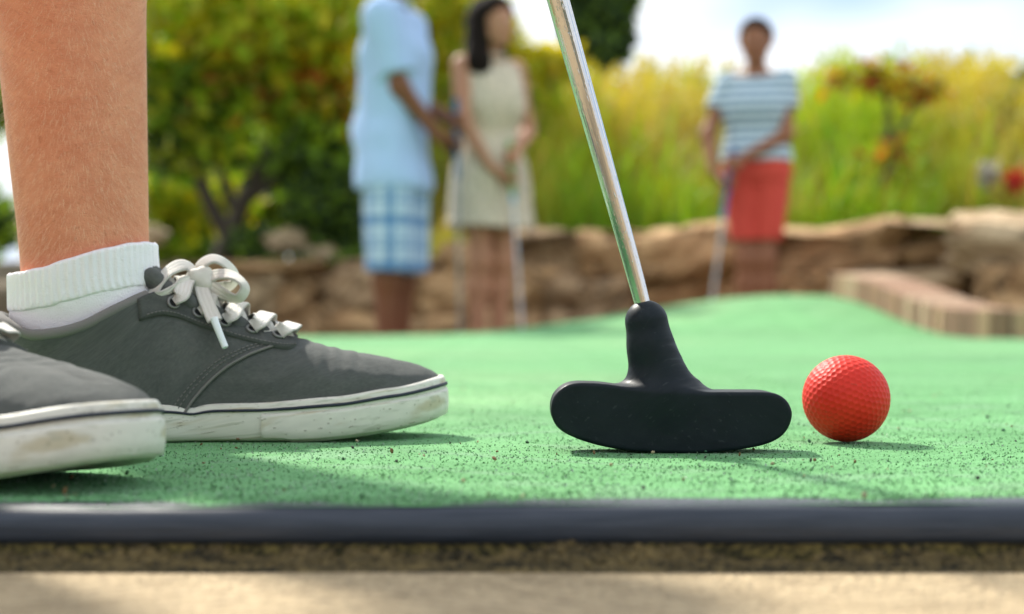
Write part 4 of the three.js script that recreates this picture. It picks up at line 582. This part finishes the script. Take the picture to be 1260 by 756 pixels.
  const loopFace = (cx, cy, cz) => (p) => V(p.x - cx, p.y - cy, 0).normalize().multiplyScalar(0.75).add(V(0.05, 0.15, 0.62)).normalize();
  add('lace_knot', fineOf([bone(kn.clone().add(V(-0.002, -0.003, 0)), kn.clone().add(V(0.002, 0.003, 0.001)), 0.0052, 0.0046), bone(kn.clone().add(V(0.003, -0.002, 0.003)), kn.clone().add(V(-0.003, 0.002, 0.003)), 0.004, 0.004)], 0.002, 0.0012), laceMat);
  add('lace_loop', band([kn, V(.1090, .0835, .010), V(.1165, .0815, .015), V(.1205, .0765, .018), V(.1175, .0715, .018), V(.1100, .0735, .013), kn], 0.0074, 0.0015, loopFace(.114, .077, .012), 48), laceMat);
  add('lace_loop', band([kn, V(.0915, .0880, .006), V(.0835, .0850, .012), V(.0770, .0765, .018), V(.0755, .0715, .021), V(.0800, .0715, .021), V(.0890, .0775, .014), kn], 0.0080, 0.0015, loopFace(.0855, .079, .010), 48), laceMat);
  add('lace_loop', band([kn, V(.0990, .0880, .004), V(.1050, .0915, .004), V(.1120, .0885, .002), V(.1160, .0810, -.004), V(.1100, .0770, -.006), kn], 0.0080, 0.0015, loopFace(.107, .083, -.002), 48), laceMat);
  add('lace_tail', band([kn, V(.1000, .0740, .0130), V(.1025, .0670, .0205), V(.1055, .0600, .0270)], 0.0076, 0.0014, () => V(0.1, 0.35, 1), 24), laceMat);
  add('lace_tail', band([kn, V(.0985, .0760, -.010), V(.1010, .0690, -.020), V(.1030, .0590, -.027)], 0.0070, 0.0014, () => V(0.1, 0.35, -1), 20), laceMat);
  add('aglet', tube([V(.1050, .0612, .0268), V(.1075, .0545, .0292), V(.1105, .0470, .0312)], [0.0021, 0.0018, 0.0017], 10, 4), phys({ color: RGB(0.78, 0.82, 0.84), roughness: 0.3 }));
  return shoe;
}
// ankle sock round the leg, in the same axes as the shoe
const sockBump = texture(128, 128, (u, v) => 0.5 + tile(u, v, 60, 3, 2) * 0.9); sockBump.repeat.set(40, 40);
const sockMat = phys({ color: RGB(0.88, 0.88, 0.92), roughness: 0.95, bumpMap: sockBump, bumpScale: 0.0006, sheen: 0.3, sheenColor: RGB(1, 1, 1), sheenRoughness: 0.5 });
function makeSock(t, side) {
  const S = (g) => side > 0 ? g : mirrorZ(g);
  // centre x, half length, half width at height y
  const sec = (y) => { const k = [[.030, .050, .040, .021], [.045, .048, .0405, .0235], [.058, .0450, .0392, .0262], [.070, .0430, .0370, .0280], [.082, .0415, .0356, .0290], [.095, .0412, .0350, .0295], [.105, .0412, .0348, .0295]]; let i = 0; while (i < k.length - 2 && k[i + 1][0] < y) i++; const q = smooth(0, 1, clamp((y - k[i][0]) / (k[i + 1][0] - k[i][0]))) * 0.4 + 0.6 * clamp((y - k[i][0]) / (k[i + 1][0] - k[i][0])); return [1, 2, 3].map((c) => lerp(k[i][c], k[i + 1][c], q)); };
  const topY = (a) => lerp(0.0828, 0.0988, smooth(-1.05, 0.95, Math.cos(a))) + 0.0006 * N(Math.cos(a) * 4, Math.sin(a) * 4), cuffY = (a) => topY(a) - 0.0200 - 0.0015 * Math.cos(a);
  const P = (a, y, off) => { const [c, l, w] = sec(y); return V(c + Math.cos(a) * (l + off), y, Math.sin(a) * (w + off)); };
  const sock = obj('sock', S(sheet((u, v) => { const a = u * 2 * Math.PI, y = lerp(0.028, cuffY(a) + 0.002, v); return P(a, y, 0.0004 + 0.0007 * fbm(Math.cos(a) * 3, y * 90, Math.sin(a) * 3, 3)); }, 160, 26, { closeU: true, uvs: [0.22, 0.06] })), sockMat, t);
  obj('cuff', S(sheet((u, v) => { const a = u * 2 * Math.PI, lo = cuffY(a), hi = topY(a), k = v < 0.06 ? 0 : v > 0.9 ? 1 : (v - 0.06) / 0.84, y = lerp(lo, hi, k) + (v > 0.9 ? 0.0009 * Math.sin((v - 0.9) * 10 * Math.PI) - (v > 0.96 ? 0.002 : 0) : 0), rib = (0.55 + 0.45 * Math.cos(a * 58 + 0.6 * N(y * 60, Math.cos(a)))) * smooth(0.02, 0.15, v) * smooth(0.98, 0.86, v); const off = v < 0.06 ? -0.0004 + v * 20 * 0.0007 : v > 0.9 ? lerp(0.0010, -0.0035, (v - 0.9) * 10) : 0.0008; return P(a, y, off + rib * 0.0009 + 0.0005 * fbm(Math.cos(a) * 2.5, y * 60, Math.sin(a) * 2.5, 2)); }, 58 * 8, 26, { closeU: true, uvs: [0.22, 0.02] })), sockMat, sock);
  return sock;
}
// lower leg, rings from the ankle to the knee: [y, centre x, half depth (x), half width (z)]
const legK = [[.050, .044, .030, .0225], [.075, .0425, .0312, .0250], [.098, .0410, .0314, .0268], [.1385, .0385, .0333, .0300], [.179, .0360, .0352, .0335], [.219, .0330, .0380, .0370], [.262, .0310, .0420, .0408], [.300, .0330, .0425, .0410], [.340, .0390, .0415, .0400], [.385, .0470, .0425, .0405]];
const legAt = (y, k) => { const c = legK; let i = 0; while (i < c.length - 2 && c[i + 1][0] < y) i++; const t = clamp((y - c[i][0]) / (c[i + 1][0] - c[i][0])), g = (j) => c[clamp(j, 0, c.length - 1)][k], [a, b, d, e] = [g(i - 1), g(i), g(i + 1), g(i + 2)]; return 0.5 * (2 * b + (d - a) * t + (2 * a - 5 * b + 4 * d - e) * t * t + (3 * b - a - 3 * d + e) * t * t * t); };
function legGeo(side, off = V(0, 0, 0)) {
  const g = sheet((u, v) => { const a = u * 2 * Math.PI, y = lerp(0.05, 0.385, v), c = legAt(y, 1), l = legAt(y, 2), w = legAt(y, 3), shin = 0.0012 * Math.exp(-(((Math.atan2(Math.sin(a - 0.25), Math.cos(a - 0.25))) / 0.35) ** 2)); return V(c + Math.cos(a) * (l + shin), y, Math.sin(a) * (w + shin)); }, 72, 80, { closeU: true, uvs: [0.22, 0.34] });
  return side > 0 ? g : mirrorZ(g);
}
{ const base = V(-0.255, 0, -0.715), t = thing('person', 'bare-legged player in grey canvas sneakers and white ankle socks standing over red ball', 'person', base);
  const foot = [{ side: 1, at: V(-0.2555, 0, -0.802), yaw: 0.20 }, { side: -1, at: V(-0.3255, 0, -0.694), yaw: -0.56 }];
  const legs = [], knees = [];
  for (const f of foot) {
    const m = new THREE.Matrix4().compose(f.at.clone().sub(base), new THREE.Quaternion().setFromAxisAngle(UP, f.yaw), V(1, 1, 1));
    const tmp = new THREE.Group(); makeSock(tmp, f.side); makeShoe(tmp, f.side);
    for (const c of [...tmp.children]) { c.applyMatrix4(m); t.add(c); }
    legs.push(legGeo(f.side).applyMatrix4(m)); knees.push(V(.049, 0.385, 0).applyMatrix4(m));
  }
  // the rest of the boy, mostly above the picture; y up, faces +x
  const hips = V(-0.10, 0.60, 0.0), chest = V(-0.072, 0.87, 0.0), neck = V(-0.045, 0.985, 0.0), headC = V(-0.005, 1.105, 0.0);
  const hipJ = [hips.clone().add(V(0, 0, -0.06)), hips.clone().add(V(0, 0, 0.06))], shJ = [neck.clone().add(V(-0.015, -0.03, -0.125)), neck.clone().add(V(-0.015, -0.03, 0.125))];
  const gripTop = V(-0.092, 0.60, -0.665).sub(base), axis = V(0.152, -0.60, -0.075).normalize(), gL = gripTop.clone().addScaledVector(axis, 0.05), gR = gripTop.clone().addScaledVector(axis, 0.115);
  const wr = [gL.clone().add(V(-0.045, 0.035, -0.05)), gR.clone().add(V(-0.05, 0.03, 0.045))], el = [0, 1].map((i) => elbowOf(shJ[i], wr[i], 0.215, 0.185, V(-0.7, -0.3, i ? 0.6 : -0.6)));
  const bones = [bone(hips.clone().add(V(0, 0, -0.035)), hips.clone().add(V(0, 0, 0.035)), 0.085, 0.085), bone(hips, chest, 0.082, 0.088), bone(chest.clone().add(V(0, 0, -0.05)), chest.clone().add(V(0, 0, 0.05)), 0.085, 0.085), bone(shJ[0], shJ[1], 0.044, 0.044), bone(neck, headC.clone().add(V(-0.01, -0.05, 0)), 0.042, 0.04)];
  for (const i of [0, 1]) bones.push(bone(hipJ[i], knees[i], 0.066, 0.043), bone(knees[i], knees[i].clone().add(V(-0.01, -0.05, 0)), 0.042, 0.037), bone(shJ[i], el[i], 0.036, 0.029), bone(el[i], wr[i], 0.03, 0.02));
  const hb = headBones(headC, V(0.8, -0.6, 0).normalize(), 0.92), sk = phys({ color: RGB(0.74, 0.315, 0.185), roughness: 0.5, specularIntensity: 0.5, sheen: 0.55, sheenColor: RGB(1, 0.72, 0.5), sheenRoughness: 0.35 });
  sk.map = texture(1024, 1024, (u, v) => { const b = tile(u, v, 7, 2, 3), m = tile(u, v, 34, 7, 3), f = tile(u, v, 120, 9, 2); const fr = smooth(0.27, 0.36, tile(u, v, 70, 19, 2)); return mixC(mixC([0.82, 0.66, 0.60], [1, 1, 1], 0.6 + b * 0.9 + m * 0.6 + f * 0.5), [0.6, 0.42, 0.34], fr * 0.35); }); sk.map.repeat.set(5, 5); sk.bumpMap = skinBump; sk.bumpScale = 0.0005;
  const body = obj('body', bodyOf(bones, 0.03, 0.011, [...legs, fineOf(hb.list, 0.018, 0.006), fineOf(gripHand(wr[0], gL, axis, 0.78), 0.007, 0.0035), fineOf(gripHand(wr[1], gR, axis, 0.78), 0.007, 0.0035)]), sk, t);
  { // fine hairs on the shin
    const pos = [], idx = [], r = rng(71); const m = new THREE.Matrix4().compose(foot[0].at.clone().sub(base), new THREE.Quaternion().setFromAxisAngle(UP, foot[0].yaw), V(1, 1, 1));
    for (let i = 0; i < 12000; i++) { const a = r() * 6.283, y = 0.088 + r() * 0.17, c = legAt(y, 1), l = legAt(y, 2), w = legAt(y, 3), p = V(c + Math.cos(a) * l, y, Math.sin(a) * w), n = V(Math.cos(a) / l, 0, Math.sin(a) / w).normalize(), d = n.clone().multiplyScalar(0.55).add(V((r() - 0.5) * 0.5, -0.7, (r() - 0.5) * 0.5)).normalize(), L = 0.003 + r() * 0.004, s = d.clone().cross(n).normalize().multiplyScalar(0.00004), b = pos.length / 3, tip = p.clone().addScaledVector(d, L); for (const q of [p.clone().add(s), p.clone().sub(s), tip]) { q.applyMatrix4(m); pos.push(q.x, q.y, q.z); } idx.push(b, b + 1, b + 2); }
    kind(obj('leg_hair', geo(pos, idx), std({ color: RGB(0.80, 0.62, 0.42), roughness: 0.4 }), body), 'stuff'); }
  for (const k of [-1, 1]) { obj('eye', (() => { const g = new THREE.SphereGeometry(0.0115, 10, 8), p = hb.P(k * 0.031, 0.006, 0.078); g.translate(p.x, p.y, p.z); return g; })(), eyeWhite, t); obj('iris', (() => { const g = new THREE.SphereGeometry(0.006, 10, 8), p = hb.P(k * 0.031, 0.005, 0.0855); g.translate(p.x, p.y, p.z); return g; })(), irisMat, t); }
  obj('hair', garment([{ bones: [bone(hb.P(0, 0.034, -0.03), hb.P(0, 0.042, 0.01), 0.084, 0.080)], cuts: [[hb.P(0, 0.05, 0.06), hb.P(0, -0.75, 0.6).sub(hb.P(0, 0, 0))]] }], 0.02, 0.01, 0.005, 30), std({ color: RGB(0.05, 0.03, 0.018), roughness: 0.8 }), t);
  const sl = (i) => { const u = el[i].clone().sub(shJ[i]).normalize(); return { bones: [bone(shJ[i], el[i], 0.05, 0.062)], cuts: [[shJ[i].clone().lerp(el[i], 0.7), u]] }; };
  obj('shirt', garment([{ bones: [bone(hips.clone().add(V(0, -0.02, -0.04)), hips.clone().add(V(0, -0.02, 0.04)), 0.108, 0.108), bone(hips.clone().lerp(chest, 0.5), chest, 0.105, 0.105), bone(chest.clone().add(V(0, 0, -0.055)), chest.clone().add(V(0, 0, 0.055)), 0.098, 0.098), bone(shJ[0], shJ[1], 0.056, 0.056)], k: 0.06, cuts: [[V(0, 0.52, 0), DOWN], [neck.clone().add(V(0.02, 0.02, 0)), V(0.4, 0.9, 0).normalize()]] }, sl(0), sl(1)], 0.03, 0.011, 0.005, 10), cloth({ color: RGB(0.55, 0.55, 0.56) }), t);
  obj('shorts', garment([{ bones: [bone(hips.clone().add(V(0, 0, -0.04)), hips.clone().add(V(0, 0, 0.04)), 0.1, 0.1)] }, ...[0, 1].map((i) => ({ bones: [bone(hipJ[i], hipJ[i].clone().lerp(knees[i], 1.05), 0.078, 0.070)], cuts: [[V(0, 0.485, 0), DOWN]] }))], 0.03, 0.011, 0.004, 10), cloth({ color: RGB(0.20, 0.17, 0.12) }), t);
}
// ---------------------------------------------------------------- the boy's putter
{ const base = V(0.0715, 0, -0.7435), d = 0.7315, t = thing('putter', 'chrome-shafted putter with navy black two-way rubber head resting on the carpet', 'putter', base);
  const px = [[742, 472], [767, 475.5], [796, 480], [850, 482], [910, 482], [948, 483], [960, 487], [969, 495], [974, 508], [971.5, 522], [964, 534], [953, 542], [939, 547.5], [915, 552.5], [892, 555.5], [846, 558], [803, 557], [775, 555], [749, 551], [728, 546], [710, 540], [695, 533], [685, 525], [679, 513], [678, 501], [681, 489], [688, 480], [698, 473.5], [710, 471], [724, 471]];
  const ring = new THREE.CatmullRomCurve3(px.map(([x, y]) => V(x, y, 0)), true, 'centripetal').getPoints(110).slice(0, -1).map((p) => [p.x, p.y]);
  const poly = ring.map(([x, y]) => [(x - CX) / F * d - base.x, EYE - (y - HORIZON) / F * d]);
  const sd2 = (x, y) => { let m = 1e9, s = 1; for (let i = 0, j = poly.length - 1; i < poly.length; j = i++) { const ex = poly[j][0] - poly[i][0], ey = poly[j][1] - poly[i][1], wx = x - poly[i][0], wy = y - poly[i][1], k = clamp((wx * ex + wy * ey) / (ex * ex + ey * ey)), bx = wx - ex * k, by = wy - ey * k; m = Math.min(m, bx * bx + by * by); const a = y >= poly[i][1], b = y < poly[j][1], c = ex * wy > ey * wx; if ((a && b && c) || (!a && !b && !c)) s = -s; } return s * Math.sqrt(m); };
  const N2 = (x, y, dd) => V((x - CX) / F * dd - base.x, EYE - (y - HORIZON) / F * dd, 0), r = 0.0015, hz = 0.0145;
  const nk = [N2(817, 482, 0.7435), N2(808.5, 456, 0.7435), N2(801, 428, 0.7435), N2(795.5, 396, 0.7435)], nb = [bone(nk[0], nk[1], 0.0158, 0.0115, 1, 1.3), bone(nk[1], nk[2], 0.0115, 0.0102), bone(nk[2], nk[3], 0.0102, 0.0099)];
  const f = (x, y, z) => { const a = sd2(x, y) + r, b = Math.abs(z) - hz * (0.92 + 0.08 * clamp((x + 0.054) / 0.1)) + r, e = Math.min(Math.max(a, b), 0) + Math.hypot(Math.max(a, 0), Math.max(b, 0)) - r; return smin(e, smin(smin(boneDist(nb[0], x, y, z), boneDist(nb[1], x, y, z), 0.006), boneDist(nb[2], x, y, z), 0.004), 0.011); };
  const hm = texture(512, 512, (u, v) => { const s = smooth(0.25, 0.42, tile(u, v, 40, 3, 3)), k = smooth(0.3, 0.42, tile(u, v * 0.5, 120, 9, 2)); return mixC(mixC([0.0035, 0.0075, 0.0115], [0.008, 0.013, 0.018], 0.5 + tile(u, v, 9, 2, 3)), [0.04, 0.048, 0.052], s * 0.4 + k * 0.2); }); hm.repeat.set(9, 9);
  const hr = texture(256, 256, (u, v) => 0.62 + tile(u, v, 30, 5, 3) * 0.35); hr.repeat.set(9, 9);
  obj('head', sdfMesh(f, [-0.062, -0.004, -0.020], [0.062, 0.078, 0.020], 0.00105), phys({ map: hm, roughness: 0.8, roughnessMap: hr, specularIntensity: 0.4, bumpMap: hr, bumpScale: 0.0002 }), t);
  const s0 = N2(796, 398, 0.7435), s1 = N2(790.5, 372, 0.742), s2 = at(687, 0, 0.722).sub(base), dir = s2.clone().sub(s1).normalize(), end = s1.clone().addScaledVector(dir, 0.56);
  const streak = texture(256, 512, (u, v) => { const a = u * 2 * Math.PI; return clamp(0.35 + 0.55 * fbm(Math.cos(a) * 9, Math.sin(a) * 9, v * 0.8, 3) + 0.7 * smooth(0.25, 0.4, tile(u, v, 60, 8, 3))); }); streak.repeat.set(1 / (2 * Math.PI * 0.0034), 4);
  obj('shaft', tube([s0, s1, s2, end], [0.0034, 0.0036, 0.0050, 0.0060], 48, 16), phys({ color: RGB(0.62, 0.61, 0.60), metalness: 1, roughness: 0.3, roughnessMap: streak, bumpMap: streak, bumpScale: 0.0002 }), t);
  obj('grip', tube([s1.clone().addScaledVector(dir, 0.44), s1.clone().addScaledVector(dir, 0.62)], [0.0095, 0.012], 16, 4), std({ color: RGB(0.02, 0.02, 0.02), roughness: 0.8 }), t);
}
// ---------------------------------------------------------------- the ball
{ const R = 0.02135, ico = new THREE.IcosahedronGeometry(1, 7), seen = new Map(), c = V(0.1645, R + 0.0004, -0.7945), p = ico.attributes.position; // 642 dimples on a geodesic net
  for (let i = 0; i < p.count; i++) { const k = [p.getX(i), p.getY(i), p.getZ(i)].map((x) => Math.round(x * 1e3)).join(); if (!seen.has(k)) seen.set(k, V(p.getX(i), p.getY(i), p.getZ(i))); }
  const q = new THREE.Quaternion().setFromEuler(new THREE.Euler(0.3, 0.5, 0.2)), dim = [...seen.values()].map((v) => v.applyQuaternion(q)), g = new THREE.SphereGeometry(1, 420, 260), a = g.attributes.position, cells = new Map(), key = (x, y, z) => [x, y, z].map((k) => Math.floor((k + 1.2) / 0.25)).join();
  for (const v of dim) for (let i = -1; i < 2; i++) for (let j = -1; j < 2; j++) for (let k = -1; k < 2; k++) { const s = key(v.x + i * 0.25, v.y + j * 0.25, v.z + k * 0.25); (cells.get(s) ?? cells.set(s, []).get(s)).push(v); }
  for (let i = 0; i < a.count; i++) { const v = V(a.getX(i), a.getY(i), a.getZ(i)); let m = -1; for (const w of cells.get(key(v.x, v.y, v.z)) ?? []) m = Math.max(m, v.dot(w)); const t = Math.acos(clamp(m, -1, 1)) / 0.069, h = t < 1 ? -0.0125 * (1 - t * t) * smooth(1.0, 0.82, t) - 0.0 : 0; v.multiplyScalar(R * (1 + h)); a.setXYZ(i, v.x, v.y, v.z); }
  g.computeVertexNormals();
  { const n = g.attributes.normal; for (let j = 0; j <= 260; j++) { const i0 = j * 421, i1 = i0 + 420, s = V(n.getX(i0) + n.getX(i1), n.getY(i0) + n.getY(i1), n.getZ(i0) + n.getZ(i1)).normalize(); n.setXYZ(i0, s.x, s.y, s.z); n.setXYZ(i1, s.x, s.y, s.z); } }
  const sc = texture(512, 256, (u, v) => { const k = smooth(0.22, 0.4, tile(u, v, 50, 3, 3)); return mixC(mixC([0.62, 0.018, 0.007], [0.70, 0.026, 0.010], 0.5 + tile(u, v, 14, 6, 3)), [0.4, 0.05, 0.03], k * 0.4); });
  const b = obj('golf_ball', g, phys({ map: sc, roughness: 0.52, specularIntensity: 0.55 })); b.position.copy(c); tag(b, 'red dimpled golf ball lying on the green carpet beside putter head', 'golf ball'); }

renderer.render(scene, camera);
